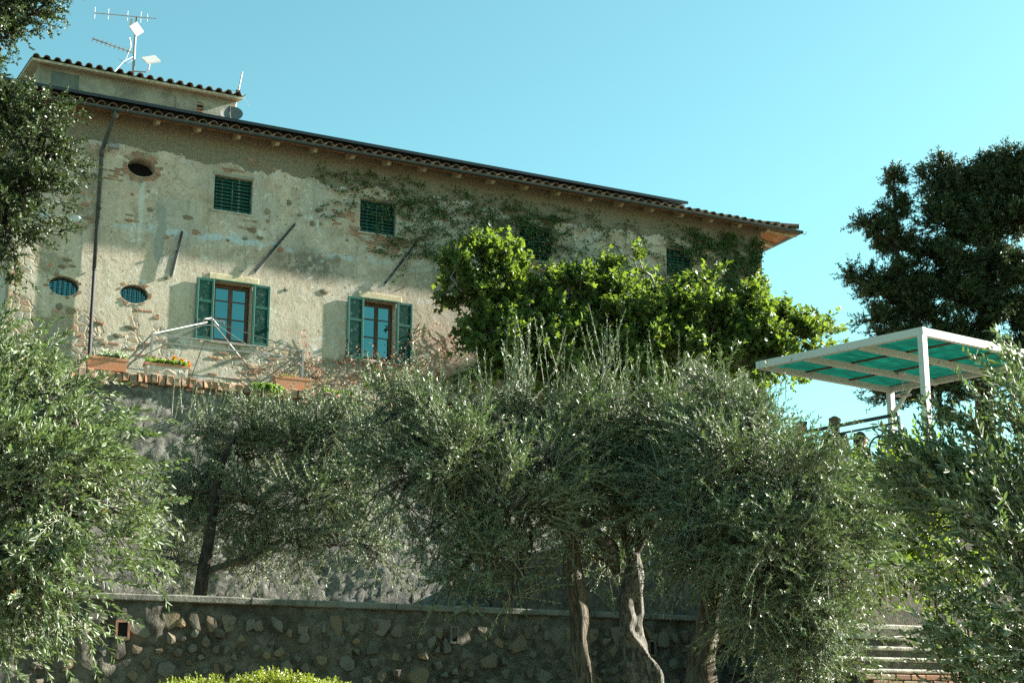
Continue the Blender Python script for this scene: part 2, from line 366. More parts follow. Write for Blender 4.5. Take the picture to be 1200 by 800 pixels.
tr = n.node('BsdfTranslucent'); n._set(tr.inputs[0], n.mix(n.step(wv, 0.35, 0.65), (0.0015, 0.038, 0.026), (0.003, 0.075, 0.050))); mx = n.node('MixShader'); mx.inputs[0].default_value = 0.6
n.t.links.new(n.b.outputs[0], mx.inputs[1]); n.t.links.new(tr.outputs[0], mx.inputs[2]); n.t.links.new(mx.outputs[0], n.out.inputs[0]); M['cloth'] = n.m
M['olive'] = m_leaf('olive_leaf', (0.014, 0.029, 0.010), (0.108, 0.140, 0.053), (0.20, 0.235, 0.145), (0.50, 0.26, 0.03), 0.004, 0.48, 0.22, (0.13, 0.20, 0.04), 0.3)
M['olive_far'] = m_leaf('olive_leaf_dense', (0.010, 0.021, 0.008), (0.090, 0.120, 0.045), (0.165, 0.200, 0.120), (0.50, 0.26, 0.03), 0.003, 0.48, 0.20, (0.10, 0.16, 0.03), 0.3)
M['fig'] = m_leaf('fig_leaf', (0.018, 0.048, 0.010), (0.070, 0.125, 0.024), (0.08, 0.125, 0.04), (0.32, 0.33, 0.03), 0.06, 0.45, 0.34, (0.185, 0.27, 0.022), 0.22)
M['oak'] = m_leaf('holm_oak_leaf', (0.009, 0.022, 0.006), (0.038, 0.058, 0.015), (0.07, 0.09, 0.045), None, 0, 0.45, 0.12, (0.08, 0.13, 0.02), 0.22)
M['conifer'] = m_leaf('conifer_needles', (0.016, 0.036, 0.016), (0.050, 0.078, 0.032), None, (0.15, 0.13, 0.05), 0.08, 0.6, 0.12, (0.05, 0.08, 0.02), 0.2)
M['laurel'] = m_leaf('bright_shrub_leaf', (0.045, 0.100, 0.014), (0.13, 0.20, 0.025), None, (0.40, 0.32, 0.03), 0.06, 0.4, 0.35, (0.22, 0.32, 0.02))
M['box'] = m_leaf('box_hedge_leaf', (0.10, 0.14, 0.014), (0.22, 0.25, 0.03), None, None, 0, 0.45, 0.3, (0.30, 0.34, 0.03))
M['ivy'] = m_leaf('ivy_leaf', (0.018, 0.052, 0.014), (0.065, 0.115, 0.026), None, (0.16, 0.06, 0.03), 0.08, 0.4, 0.2, (0.10, 0.16, 0.03))
M['redvine'] = m_leaf('withered_red_leaf', (0.16, 0.055, 0.030), (0.32, 0.15, 0.085), None, (0.36, 0.26, 0.16), 0.25, 0.7, 0.2, (0.34, 0.13, 0.05), 0.2)
M['potleaf'] = m_leaf('pot_plant_leaf', (0.05, 0.12, 0.02), (0.13, 0.24, 0.04), None, None, 0, 0.45, 0.3, (0.28, 0.42, 0.04))
M['paleleaf'] = m_leaf('variegated_leaf', (0.06, 0.12, 0.04), (0.12, 0.18, 0.06), None, (0.62, 0.64, 0.52), 0.28, 0.5, 0.25, (0.25, 0.36, 0.08))
M['marigold'] = m_leaf('marigold_petal', (0.75, 0.20, 0.012), (0.85, 0.36, 0.02), None, None, 0, 0.6, 0.2, (0.8, 0.3, 0.01), 0.2)
M['pinkpetal'] = m_leaf('pink_petal', (0.60, 0.25, 0.22), (0.75, 0.55, 0.46), None, None, 0, 0.6, 0.2, (0.7, 0.3, 0.25), 0.2)
M['yellowpetal'] = m_leaf('yellow_petal', (0.75, 0.55, 0.03), (0.85, 0.70, 0.05), None, None, 0, 0.6, 0.2, (0.8, 0.6, 0.03), 0.2)
M['olive_bark'] = m_bark('olive_bark', (0.040, 0.032, 0.023), (0.13, 0.11, 0.082))
M['olive_bark_pale'] = m_bark('pale_olive_bark', (0.040, 0.035, 0.027), (0.19, 0.175, 0.145))
M['twig'] = m_simple('pale_twig', (0.36, 0.34, 0.26), 0.8, 0.4, 20)
M['bark'] = m_bark('dark_bark', (0.022, 0.018, 0.014), (0.065, 0.052, 0.04))
M['figbark'] = m_simple('smooth_fig_bark', (0.33, 0.31, 0.27), 0.8, 0.4, 8)
M['vinestem'] = m_simple('dry_vine_stem', (0.12, 0.065, 0.04), 0.9, 0.4, 20)
M['skin'] = m_simple('skin', (0.52, 0.30, 0.20), 0.55, 0.1, 8, 0.05, 0.001)
M['hair_dark'] = m_simple('dark_brown_hair', (0.035, 0.022, 0.014), 0.5, 0.4, 40, 0.6, 0.006)
M['hair_fair'] = m_simple('light_brown_hair', (0.16, 0.10, 0.05), 0.5, 0.4, 40, 0.6, 0.006)
M['cloth_black'] = m_simple('black_cloth', (0.016, 0.015, 0.017), 0.9, 0.3, 20)
M['cloth_blue'] = m_simple('pale_blue_cloth', (0.22, 0.33, 0.38), 0.9, 0.2, 20)
M['cloth_grey'] = m_simple('dark_trousers', (0.05, 0.05, 0.06), 0.9, 0.2, 20)
# ------------------------------------------------------------------ ground (terraced hillside, one sheet)
YL, YT, YF = 20.0, 30.0, 35.5            # faces of garden wall, terrace wall, house front
PFX, PFY, PFZ = 13.95, 17.15, 5.2        # raised platform of the pergola
def ground():
    xs = sorted(set([-900, -300, -120, -60, -30] + list(range(-20, 13, 1)) + [13, 13.93 + .1, 13.95 + .2] + list(range(15, 45, 1)) + [60, 120, 300, 900]))
    ys = sorted(set([-900, -300, -100, -40, -20, -10] + list(range(-5, 17, 1)) + [17, PFY + .15, PFY + .25, 18, 19, YL + .15, YL + .25] + list(range(21, 30, 1)) + [YT + .2, YT + .3] + list(range(31, 60, 3)) + [90, 150, 300, 900]))
    q = np.random.default_rng(3); V = []
    for y in ys:
        for x in xs:
            z = 0.0 if y < 0 else 0.062 * min(y, 20.2)
            if y > YL + .2: z = 3.22
            if x > 13.95 + .15 and y > PFY + .2: z = PFZ - 0.02
            if y > YT + .25: z = 7.9 if x < 34 else 5.0
            if y > 60: z = max(2.0, 7.9 - (y - 60) * 0.05)
            if abs(x) < 50 and -5 < y < 17: z += q.uniform(-.04, .04)
            V.append((x, y, z))
    nx = len(xs); F = [(j * nx + i, j * nx + i + 1, (j + 1) * nx + i + 1, (j + 1) * nx + i) for j in range(len(ys) - 1) for i in range(nx - 1)]
    tag(obj_np('ground', V, F, M['earth'], None), kind='structure')
ground()

# ------------------------------------------------------------------ farmhouse
HX0, HX1, HY1, ZB, ZE = 3.8, 26.0, 46.0, 7.85, 16.855
house = thing('farmhouse', 'long old farmhouse with crumbling beige plaster, tiled roof and green shutters on the upper terrace', 'house', (15, 40, ZB))
UPW = [(8.68, 9.70, 14.70, 15.65), (12.71, 13.75, 14.72, 15.65), (17.56, 18.61, 14.66, 15.68), (22.50, 23.45, 14.80, 15.70)]
LOW = [(8.80, 9.80, 11.19, 12.78), (12.87, 13.80, 11.15, 12.82)]
OV = [(6.79, 15.52, .36, .25), (5.08, 12.13, .36, .25), (6.79, 12.15, .35, .24)]
def oval(cx, cz, rx, rz, n=32): return [(cx + rx * math.cos(2 * math.pi * i / n), cz + rz * math.sin(2 * math.pi * i / n)) for i in range(n)]
def wall_front():
    bm = bmesh.new(); edges = []
    loops = [[(HX0, ZB), (HX1, ZB), (HX1, ZE), (HX0, ZE)]]
    for (a, b, c, d) in UPW + LOW: loops.append([(a, c), (b, c), (b, d), (a, d)])
    for o in OV: loops.append(oval(*o))
    depth = [0] + [0.20] * 4 + [0.38] * 2 + [0.45, 0.22, 0.22]
    W = WL[house.name]
    for k, lp in enumerate(loops):
        vs = [bm.verts.new((x - W[0], YF - W[1], z - W[2])) for x, z in lp]
        es = [bm.edges.new((vs[i], vs[(i + 1) % len(vs)])) for i in range(len(vs))]
        edges += es
        if k:
            v2 = [bm.verts.new((x - W[0], YF + depth[k] - W[1], z - W[2])) for x, z in lp]
            for i in range(len(vs)):
                j = (i + 1) % len(vs); bm.faces.new((vs[i], vs[j], v2[j], v2[i]))
    bmesh.ops.triangle_fill(bm, use_beauty=True, edges=edges, normal=(0, -1, 0))
    bmesh.ops.recalc_face_normals(bm, faces=[f for f in bm.faces])
    for f in bm.faces:
        if abs(f.normal.y) > .9 and f.normal.y > 0: f.normal_flip()
    me = bpy.data.meshes.new('wall'); bm.to_mesh(me); bm.free(); me.materials.append(M['facade'])
    o = bpy.data.objects.new('wall', me); return _finish(o, house, W)
wall = wall_front()
b = MB(); b.add([(HX1, YF, ZB), (HX1, HY1, ZB), (HX1, HY1, ZE), (HX1, YF, ZE), (HX0, YF, ZB), (HX0, HY1, ZB), (HX0, HY1, ZE), (HX0, YF, ZE)],
               [(0, 1, 2, 3), (5, 4, 7, 6), (1, 5, 6, 2)])
b.build('side_wall', M['facade'], house)

# ---- stones and bricks showing through the plaster (x, z, width, height)
def stone_mesh(name, w, h, d, q, nside=8, rough=.22):
    ang = [2 * math.pi * (i + q.uniform(-.25, .25)) / nside for i in range(nside)]
    o1 = [(w / 2 * math.cos(a) * (1 + q.uniform(-rough, rough)), h / 2 * math.sin(a) * (1 + q.uniform(-rough, rough))) for a in ang]
    vs = [(x, 0.01, z) for x, z in o1] + [(x * .86, -d * q.uniform(.6, 1), z * .86) for x, z in o1] + [(q.uniform(-.1, .1) * w, -d * 1.15, q.uniform(-.1, .1) * h)]
    n_ = nside; fs = [(i, (i + 1) % n_, n_ + (i + 1) % n_, n_ + i) for i in range(n_)] + [(n_ + i, n_ + (i + 1) % n_, 2 * n_) for i in range(n_)]
    me = bpy.data.meshes.new(name); me.from_pydata(vs, [], fs); me.update(); return me
q = random.Random(5)
for (x, z, w_, h_, br) in [(5.35, 15.0, .34, .26, 0), (5.62, 15.08, .20, .18, 0), (7.06, 14.42, .20, .12, 0), (8.03, 14.36, .32, .13, 0), (5.45, 14.3, .24, .10, 1), (5.2, 14.62, .30, .12, 0), (5.5, 13.95, .30, .10, 0),
     (5.0, 12.62, .22, .10, 0), (5.25, 12.66, .18, .09, 0), (5.12, 12.80, .26, .09, 0), (5.28, 11.52, .30, .16, 0), (5.0, 11.60, .20, .18, 0), (6.75, 11.28, .34, .12, 0), (6.0, 11.30, .30, .10, 1), (6.45, 11.02, .26, .14, 0), (6.1, 10.8, .3, .14, 0), (7.2, 10.9, .24, .12, 1),
     (7.58, 12.68, .17, .13, 0), (10.7, 15.2, .17, .20, 0), (10.12, 14.85, .17, .20, 0), (10.15, 14.6, .12, .10, 0), (11.53, 15.12, .22, .16, 0), (11.36, 14.72, .15, .17, 0), (11.6, 14.75, .12, .10, 1), (11.0, 14.9, .18, .09, 0),
     (9.72, 14.28, .28, .14, 0), (9.95, 14.1, .22, .12, 0), (9.55, 14.02, .18, .10, 0), (10.5, 13.86, .22, .17, 1), (12.1, 13.83, .24, .20, 1), (11.75, 12.86, .28, .18, 0), (10.7, 12.78, .14, .09, 0), (15.8, 14.1, .2, .24, 0), (15.1, 14.35, .2, .1, 0),
     (16.0, 13.8, .26, .14, 0), (8.25, 14.0, .20, .18, 1), (7.5, 13.75, .16, .1, 1), (6.55, 14.05, .12, .1, 1), (6.6, 14.75, .09, .09, 1), (7.0, 14.9, .08, .07, 0), (9.1, 13.9, .1, .08, 0), (12.35, 14.4, .1, .08, 0)]:
    me = stone_mesh('brick' if br else 'stone', w_, h_, .022, q); me.materials.append(M['wbrick'] if br else M['wstone'])
    inst('brick' if br else 'stone', me, wall, (x, YF, z))
def brick_patch(cells):
    mb = MB()
    for (x0, x1, z0, z1, miss) in cells:
        r = 0; z = z0
        while z < z1:
            x = x0 - (r % 2) * .13
            while x < x1:
                wv = q.uniform(.22, .27)
                if q.random() > miss: mb.box(max(x, x0 - .05), min(x + wv, x1 + .05), YF - q.uniform(.004, .016), YF + .02, z, z + .058, .006)
                x += wv + .014
            z += .072; r += 1
    o = mb.build('brick_patch', M['wbrick'], wall); o['kind'] = 'stuff'
brick_patch([(12.75, 14.1, 14.42, 14.68, .08), (12.95, 13.85, 14.15, 14.42, .12), (12.45, 12.7, 14.55, 14.8, .1), (11.95, 12.5, 14.8, 15.2, .45), (17.4, 18.8, 14.2, 14.62, .1), (6.5, 6.75, 13.95, 14.3, .4), (9.35, 9.8, 14.28, 14.5, .4),
             (5.85, 6.3, 15.05, 15.35, .5), (6.0, 7.6, 10.35, 11.1, .86), (8.6, 11.2, 10.2, 10.85, .82), (12.2, 14.6, 10.3, 11.0, .8), (22.4, 23.6, 14.4, 14.75, .2), (6.9, 7.4, 11.5, 11.75, .6), (9.3, 10.3, 16.05, 16.2, .5), (8.9, 9.4, 15.75, 15.85, .3)])
# ---- oval openings
def oval_window(cx, cz, rx, rz, barred):
    o = MB()
    ring = MB(); n_ = 26
    for i in range(n_):
        if q.random() < (.45 if barred else .10): continue
        a0 = 2 * math.pi * i / n_ + .02; a1 = 2 * math.pi * (i + 1) / n_ - .03; k = q.uniform(.04, .12) if barred else q.uniform(.10, .19)
        dp = q.uniform(.004, .022); vs = []
        for yy in (YF - dp, YF + .05):
            for a, e in ((a0, .012), (a1, .012), (a1, k), (a0, k)): vs.append((cx + (rx + e) * math.cos(a), yy, cz + (rz + e) * math.sin(a)))
        ring.add(vs, [(3, 2, 1, 0), (0, 1, 5, 4), (1, 2, 6, 5), (2, 3, 7, 6), (3, 0, 4, 7)])
    win = MB(); lp = oval(cx, cz, rx - .002, rz - .002, 28); yb = YF + (.20 if barred else .43)
    win.add([(x, yb, z) for x, z in lp], [tuple(range(28))[::-1]])
    w_ = win.build('oval_window', M['glass'] if barred else M['void'], house)
    rg = ring.build('brick_surround', M['wbrick'], w_); rg['kind'] = 'stuff'
    if barred:
        for i in range(1, 6):
            x = cx - rx + 2 * rx * i / 6; h = rz * math.sqrt(max(0, 1 - ((x - cx) / rx) ** 2))
            MB().tube([(x, YF + .08, cz - h), (x, YF + .08, cz + h)], .011, 6).build('iron_bar', M['iron'], w_)
        for i in range(1, 4):
            z = cz - rz + 2 * rz * i / 4; h = rx * math.sqrt(max(0, 1 - ((z - cz) / rz) ** 2))
            MB().tube([(cx - h, YF + .095, z), (cx + h, YF + .095, z)], .010, 6).build('iron_bar', M['iron'], w_)
for i, o in enumerate(OV): oval_window(*o, i > 0)
# ---- upper louvred windows
def louvre(x0, x1, z0, z1):
    f = MB(); y0, y1 = YF + .10, YF + .15; t = .035
    f.box(x0, x0 + t, y0, y1, z0, z1); f.box(x1 - t, x1, y0, y1, z0, z1); f.box(x0 + t, x1 - t, y0 + .002, y1, z0, z0 + t); f.box(x0 + t, x1 - t, y0 + .002, y1, z1 - t, z1)
    f.box((x0 + x1) / 2 - .014, (x0 + x1) / 2 + .014, y0 + .008, y1, z0 + t, z1 - t)
    bk_ = MB().box(x0, x1, YF + .175, YF + .199, z0, z1)
    fr = f.build('louvred_window', M['shutter_dark'], house); bk_.build('dark_interior', M['void'], fr)
    ns = 9; hh = (z1 - z0 - 2 * t) / ns
    for i in range(ns):
        z = z0 + t + hh * (i + .5); s = MB(); tilt = q.uniform(.9, 1.1)
        s.bar((x0 + t, YF + .125, z), (x1 - t, YF + .125, z + q.uniform(-.006, .006)), .014, hh * .80, up=(0, .55 * tilt, 1))
        s.build('slat', M['shutter_dark'], fr, origin=((x0 + x1) / 2, YF + .12, z))
    MB().box(x0 - .06, x1 + .05, YF - .025, YF + .09, z0 - .055, z0 - .002, .008).build('sill', M['sill'], fr)
    MB().box(x0 - .03, x1 + .03, YF - .012, YF + .06, z1 + .003, z1 + .085, .008).build('lintel', M['render_grey'], fr)
for wv in UPW: louvre(*wv)
# ---- casement windows with open shutters
def casement(x0, x1, z0, z1):
    f = MB(); ya, yb = YF + .27, YF + .34; t = .055
    f.box(x0, x0 + t, ya, yb, z0, z1); f.box(x1 - t, x1, ya, yb, z0, z1); f.box(x0 + t, x1 - t, ya, yb, z1 - t, z1); f.box(x0 + t, x1 - t, ya, yb, z0, z0 + .04)
    win = f.build('window', M['wood'], house); xm = (x0 + x1) / 2
    for (a, b_) in ((x0 + t, xm - .002), (xm + .002, x1 - t)):
        s = MB(); st = .05; y0, y1 = YF + .245, YF + .30
        s.box(a, a + st, y0, y1, z0 + .04, z1 - t); s.box(b_ - st, b_, y0, y1, z0 + .04, z1 - t)
        s.box(a + st, b_ - st, y0, y1, z0 + .04, z0 + .13); s.box(a + st, b_ - st, y0, y1, z1 - t - .06, z1 - t)
        zz = [z0 + .13, z0 + .13 + .34 * (z1 - z0), z0 + .13 + .64 * (z1 - z0), z1 - t - .06]
        for k in (1, 2): s.box(a + st, b_ - st, y0 + .01, y1 - .01, zz[k] - .014, zz[k] + .014)
        s.build('casement_frame', M['wood'], win)
        for k in range(3):
            tx = q.uniform(-.004, .004); tz = q.uniform(-.004, .004)
            g = MB(); za = zz[k] + (.014 if k else 0); zb = zz[k + 1] - (.014 if k < 2 else 0)
            g.add([(a + st, y0 + .03 - tx, za), (b_ - st, y0 + .03 + tx, za), (b_ - st, y0 + .03 + tx + tz, zb), (a + st, y0 + .03 - tx + tz, zb)], [(0, 1, 2, 3)])
            g.build('pane', M['glass'], win)
    MB().box(x0, x1, YF + .345, YF + .37, z0, z1).build('dark_interior', M['void'], win)
    MB().box(x0 - .12, x1 + .12, YF - .05, YF + .26, z0 - .07, z0 - .003, .01).build('sill', M['sill'], win)
    MB().box(x0 - .14, x1 + .16, YF - .02, YF + .05, z1 + .035, z1 + .19, .008).build('lintel', M['cream'], win)
    MB().box(x0 - .02, x1 + .02, YF - .045, YF + .03, z1 + .002, z1 + .033, .004).build('head_strip', M['shutter'], win)
    for side in (-1, 1):
        wd = .46; xh = x0 - .01 if side < 0 else x1 + .01
        sh = thing_part('shutter', house, (xh, YF - .055, (z0 + z1) / 2))
        xa, xb = (xh - wd, xh) if side < 0 else (xh, xh + wd); y0, y1 = YF - .066, YF - .028
        za, zb = z0 - .03, z1 + .01; s = MB(); st = .06; zm = za + (zb - za) * .63
        s.box(xa, xa + st, y0, y1, za, zb, .004); s.box(xb - st, xb, y0, y1, za, zb, .004)
        for (c, d) in ((za, za + .09), (zm - .035, zm + .035), (zb - .065, zb)): s.box(xa + st, xb - st, y0 + .002, y1 - .002, c, d)
        fr = build_part(s, 'shutter', M['shutter'], house)
        lv = MB()
        for (c, d) in ((za + .09, zm - .035), (zm + .035, zb - .065)):
            z = c + .018
            while z < d - .008:
                lv.bar((xa + st - .004, (y0 + y1) / 2, z), (xb - st + .004, (y0 + y1) / 2, z), .008, .036, up=(0, .75, 1)); z += .031
            lv.box(xa + st, xb - st, y1 - .006, y1 - .002, c, d)
        o = lv.build('louvres', M['shutter_dark'], fr); o['kind'] = 'stuff'
        hx = xa + .03 if side < 0 else xb - .03
        MB().box(hx - .015, hx + .015, y0 - .025, y0, za + .42, za + .52).build('catch', M['iron'], fr)
def thing_part(*a): return None
def build_part(mb, name, mat, parent): return mb.build(name, mat, parent)
for wv in LOW: casement(*wv)
# ---- wall tie bars
for (a, b_, k) in (((7.89, 13.95), (7.67, 12.75), .45), ((10.87, 14.62), (9.83, 13.16), .48), ((14.37, 14.64), (13.44, 13.31), .5)):
    t = MB(); t.bar((a[0], YF - .06, a[1]), (b_[0], YF - .06, b_[1]), .05, .035, up=(0, 1, 0))
    cx, cz = a[0] + (b_[0] - a[0]) * k, a[1] + (b_[1] - a[1]) * k
    t.tube([(cx, YF - .10, cz), (cx, YF + .02, cz)], .035, 8)
    tb = t.build('tie_bar', M['iron'], house)
    f_ = MB(); f_.bar((a[0] + .045, YF - .012, a[1] - .05), (b_[0] + .045, YF - .012, b_[1] - .03), .022, .02, up=(0, 1, 0)); f_.build('lit_edge_strip', M['lime'], tb)  # pale strip painting the lit underside of the bar
# ---- eaves: rafters, soffit, gutter, tiles
PIT = math.tan(R(17)); YE, XE0, XE1 = 34.93, 2.97, 27.0; ZR = 16.70
def roof_z(y): return ZR + (y - YE) * PIT
for i in range(23):
    x = 3.9 + 1.05 * i
    r = MB(); hh = .13
    r.add([(x - .05, YE + .06, roof_z(YE + .06) - .03), (x + .05, YE + .06, roof_z(YE + .06) - .03), (x + .05, YE + .06, roof_z(YE + .06) - .10), (x - .05, YE + .06, roof_z(YE + .06) - .10),
           (x - .05, YE + .16, roof_z(YE + .1) - .155), (x + .05, YE + .16, roof_z(YE + .1) - .155), (x - .05, YF + .01, roof_z(YF) - .17), (x + .05, YF + .01, roof_z(YF) - .17), (x - .05, YF + .01, roof_z(YF) - .03), (x + .05, YF + .01, roof_z(YF) - .03)],
          [(0, 1, 2, 3), (3, 2, 5, 4), (4, 5, 7, 6), (6, 7, 9, 8), (0, 3, 4, 6, 8), (1, 9, 7, 5, 2)])
    r.build('rafter', M['rafter'], house)
for j in range(9):                     # rafters along the right-hand return
    y = 36.2 + 1.05 * j; z = ZR - .09
    r = MB(); r.bar((HX1 - .02, y, z + .9 * PIT), (XE1 - .06, y, z), .10, .12); r.build('rafter', M['rafter'], house)
s = MB(); s.bar((HX1 - .02, YF + .02, ZR + .9 * PIT - .10), (XE1 - .08, YE + .08, ZR - .09), .10, .13); s.build('hip_rafter', M['rafter'], house)
s = MB(); zr = roof_z(YF + .02)
s.add([(XE0, YE + .02, ZR - .02), (XE1, YE + .02, ZR - .02), (HX1 - .0, YF + .02, zr - .02), (HX0, YF + .02, zr - .02), (XE1 - .02, HY1, ZR - .02), (HX1, HY1, zr - .02),
       (XE0, YE + .02, ZR - .075), (XE1, YE + .02, ZR - .075)], [(0, 3, 2, 1), (1, 2, 5, 4), (0, 1, 7, 6)])
s.build('soffit', M['soffit'], house)
roof = MB()
yr = 40.9; zr = roof_z(yr); xl, xr = XE0 + (yr - YE), XE1 - (yr - YE); yb = 2 * yr - YE
roof.add([(XE0, YE, ZR), (XE1, YE, ZR), (xr, yr, zr), (xl, yr, zr), (XE1, yb, ZR), (XE0, yb, ZR)], [(0, 1, 2, 3), (1, 4, 2), (4, 5, 3, 2), (5, 0, 3)])
roof = roof.build('roof', M['tile'], house)
def half_tile(L, r0, r1, th=.011, n_=7, flip=1):
    vs = []; fs = []
    for (y, r) in ((0, r0), (L, r1)):
        for k, rad in enumerate((r, r - th)):
            for i in range(n_ + 1):
                a = math.pi * i / n_; vs.append((rad * math.cos(a), y, flip * rad * math.sin(a) * .92))
    m = n_ + 1
    for i in range(n_):
        fs += [(i, i + 1, 2 * m + i + 1, 2 * m + i), (m + i + 1, m + i, 3 * m + i, 3 * m + i + 1), (i + 1, i, m + i, m + i + 1), (2 * m + i, 2 * m + i + 1, 3 * m + i + 1, 3 * m + i)]
    me = bpy.data.meshes.new('tile'); me.from_pydata(vs, [], fs); me.materials.append(M['tile']); me.update(); return me
tcov = half_tile(.46, .105, .085); tpan = half_tile(.46, .085, .095, flip=-1)
pr_ = math.atan(PIT)
for i in range(84):                   # eave course, cover and pan tiles
    x = XE0 + .06 + .285 * i
    inst('tile', tcov, roof, (x, YE - .05 + q.uniform(-.02, .02), ZR + .055 + q.uniform(-.008, .008)), (pr_ + q.uniform(-.02, .02), q.uniform(-.06, .06), q.uniform(-.04, .04)))
for i in range(40):
    y = YE + .2 + .2 * i
    inst('tile', tcov, roof, (XE1 + .05 + q.uniform(-.02, .02), y, ZR + .055), (pr_, 0, math.pi / 2 + q.uniform(-.04, .04)))
for i in range(14):                    # hip tiles
    k = .42 * i; inst('tile', tcov, roof, (XE1 + .02 - k, YE - .02 + k, ZR + .13 + k * PIT + q.uniform(-.01, .01)), (math.atan(PIT / 1.414), 0, R(45) + q.uniform(-.05, .05)), (1.25, 1.25, 1.25))
fld = MB()
for i in range(83):                   # the rest of the front slope: cover rows running up the roof
    x = XE0 + .06 + .285 * i; y0 = YE + .40; y1 = min(yr, YE + (x - XE0), YE + (XE1 - x))
    if y1 < y0 + .3: continue
    pts = []
    for y in (y0, y1):
        for k in range(6):
            a = math.pi * k / 5; pts.append((x + .10 * math.cos(a), y, roof_z(y) + .035 + .085 * math.sin(a)))
    fld.add(pts, [(k, k + 1, 7 + k, 6 + k) for k in range(5)])
o = fld.build('tile_field', M['tile'], roof); o['kind'] = 'stuff'
# gutter
def gutter(p0, p1, parent):
    p0 = np.array(p0); p1 = np.array(p1); t = (p1 - p0) / np.linalg.norm(p1 - p0); sd = np.array([t[1], -t[0], 0]); vs = []; r = .072; n_ = 8
    for p in (p0, p1):
        for rad in (r, r - .006):
            for k in range(n_ + 1):
                a = math.pi * k / n_; vs.append(p + sd * rad * math.cos(a) - np.array([0, 0, 1]) * rad * math.sin(a) * 1.15)
    m = n_ + 1; fs = []
    for k in range(n_): fs += [(k, k + 1, 2 * m + k + 1, 2 * m + k), (m + k + 1, m + k, 3 * m + k, 3 * m + k + 1), (k + 1, k, m + k, m + k + 1), (2 * m + k, 2 * m + k + 1, 3 * m + k + 1, 3 * m + k)]
    fs += [(0, 2 * m, 3 * m, m), (n_, m + n_, 3 * m + n_, 2 * m + n_)]
    mb = MB(); mb.add(vs, fs); return mb.build('gutter', M['gutter'], parent)
GY, GZ = YE - .07, ZR + .005
gut = gutter((XE0 - .02, GY, GZ), (XE1 + .12, GY, GZ), house)
gut2 = gutter((XE1 + .07, GY + .06, GZ), (XE1 + .07, 45, GZ), house)
for i in range(23):
    x = 4.12 + 1.05 * i; s = MB()
    pts = [(x, GY + .075 * math.cos(a) , GZ - .086 * math.sin(a)) for a in np.linspace(0, math.pi, 9)]
    s.tube(pts, .009, 5); s.build('gutter_bracket', M['rust'], gut)
# downpipe, with the swan neck from the gutter, and a small floodlight beside it
dp = MB(); dp.tube([(5.92, GY, GZ - .07), (5.92, GY, GZ - .16), (5.90, GY + .06, GZ - .27), (5.80, YF - .16, GZ - .78), (5.76, YF - .08, GZ - .95), (5.76, YF - .08, 12.6)], .05, 10)
pipe = dp.build('downpipe', M['gutter'], house, smooth=True)
MB().tube([(5.765, YF - .085, 12.62), (5.79, YF - .085, ZB + .1)], .045, 10).build('lower_pipe', M['iron'], pipe)
for z in (15.6, 14.2, 12.6, 11.0):
    MB().tube([(5.77, YF - .08, z), (5.77, YF - .08, z + .04)], .06, 10).build('pipe_clip', M['iron'], pipe)
fl = MB(); fl.box(5.88, 6.16, YF - .30, YF - .16, 15.80, 15.92, .02); fl.tube([(5.95, YF - .2, 15.84), (5.95, YF + .01, 15.80)], .02, 6)
fl.build('floodlight', M['white_metal'], house)
# ---- upper storey set back over the left end
TX0, TX1, TY, TZ = 4.45, 9.92, 38.5, 19.2
b = MB(); b.box(TX0, TX1, TY, 43.5, 17.0, TZ); b.build('upper_wall', M['render_grey'], house)
MB().box(TX0 + .35, TX0 + 1.08, TY - .012, TY + .1, 17.2, TZ - .16, .004).build('cement_patch', M['render_patch'], house)
MB().box(TX0 + 3.75, TX1 - .002, TY - .03, TY + .1, 17.2, TZ - .2, .004).build('render_panel', M['render_grey'], house)
v = MB(); v.box(8.80, 8.98, TY - .034, TY + .05, 18.5, 18.9); vent = v.build('vent_opening', M['void'], house)
for z in (18.5, 18.62, 18.70, 18.83): MB().box(8.79, 8.99, TY - .042, TY + .02, z, z + .05).build('brick', M['wbrick'], vent)
tr_ = MB(); k = .30
def tz(y): return TZ + (y - (TY - .28)) * k * .75
tr_.add([(TX0 - .22, TY - .28, TZ), (TX1 + .12, TY - .28, TZ), (TX1 + .12, 43.7, tz(43.7)), (TX0 - .22, 43.7, tz(43.7)), (TX0 - .22, TY - .28, TZ - .07), (TX1 + .12, TY - .28, TZ - .07), (TX1 + .12, 43.7, tz(43.7) - .07), (TX0 - .22, 43.7, tz(43.7) - .07)],
        [(0, 1, 2, 3), (4, 7, 6, 5), (0, 4, 5, 1), (0, 3, 7, 4), (1, 5, 6, 2)])
troof = tr_.build('upper_roof', M['rafter'], house)
tcov2 = half_tile(.5, .095, .08)
for i in range(21):
    x = TX0 - .12 + .278 * i
    inst('tile', tcov2, troof, (x, TY - .36 + q.uniform(-.02, .02), TZ + .02), (math.atan(k * .75) + q.uniform(-.02, .02), q.uniform(-.05, .05), q.uniform(-.04, .04)))
    inst('tile', tpan, troof, (x + .139, TY - .34 + q.uniform(-.02, .02), TZ + .085), (math.atan(k * .75), q.uniform(-.05, .05), q.uniform(-.04, .04)))
fld = MB()
for i in range(21):
    x = TX0 - .12 + .278 * i; pts = []
    for y in (TY + .05, 43.6):
        for kk in range(6):
            a = math.pi * kk / 5; pts.append((x + .115 * math.cos(a), y, tz(y) + .02 + .1 * math.sin(a)))
    fld.add(pts, [(kk, kk + 1, 7 + kk, 6 + kk) for kk in range(5)])
fld.build('tile_field', M['tile'], troof)['kind'] = 'stuff'

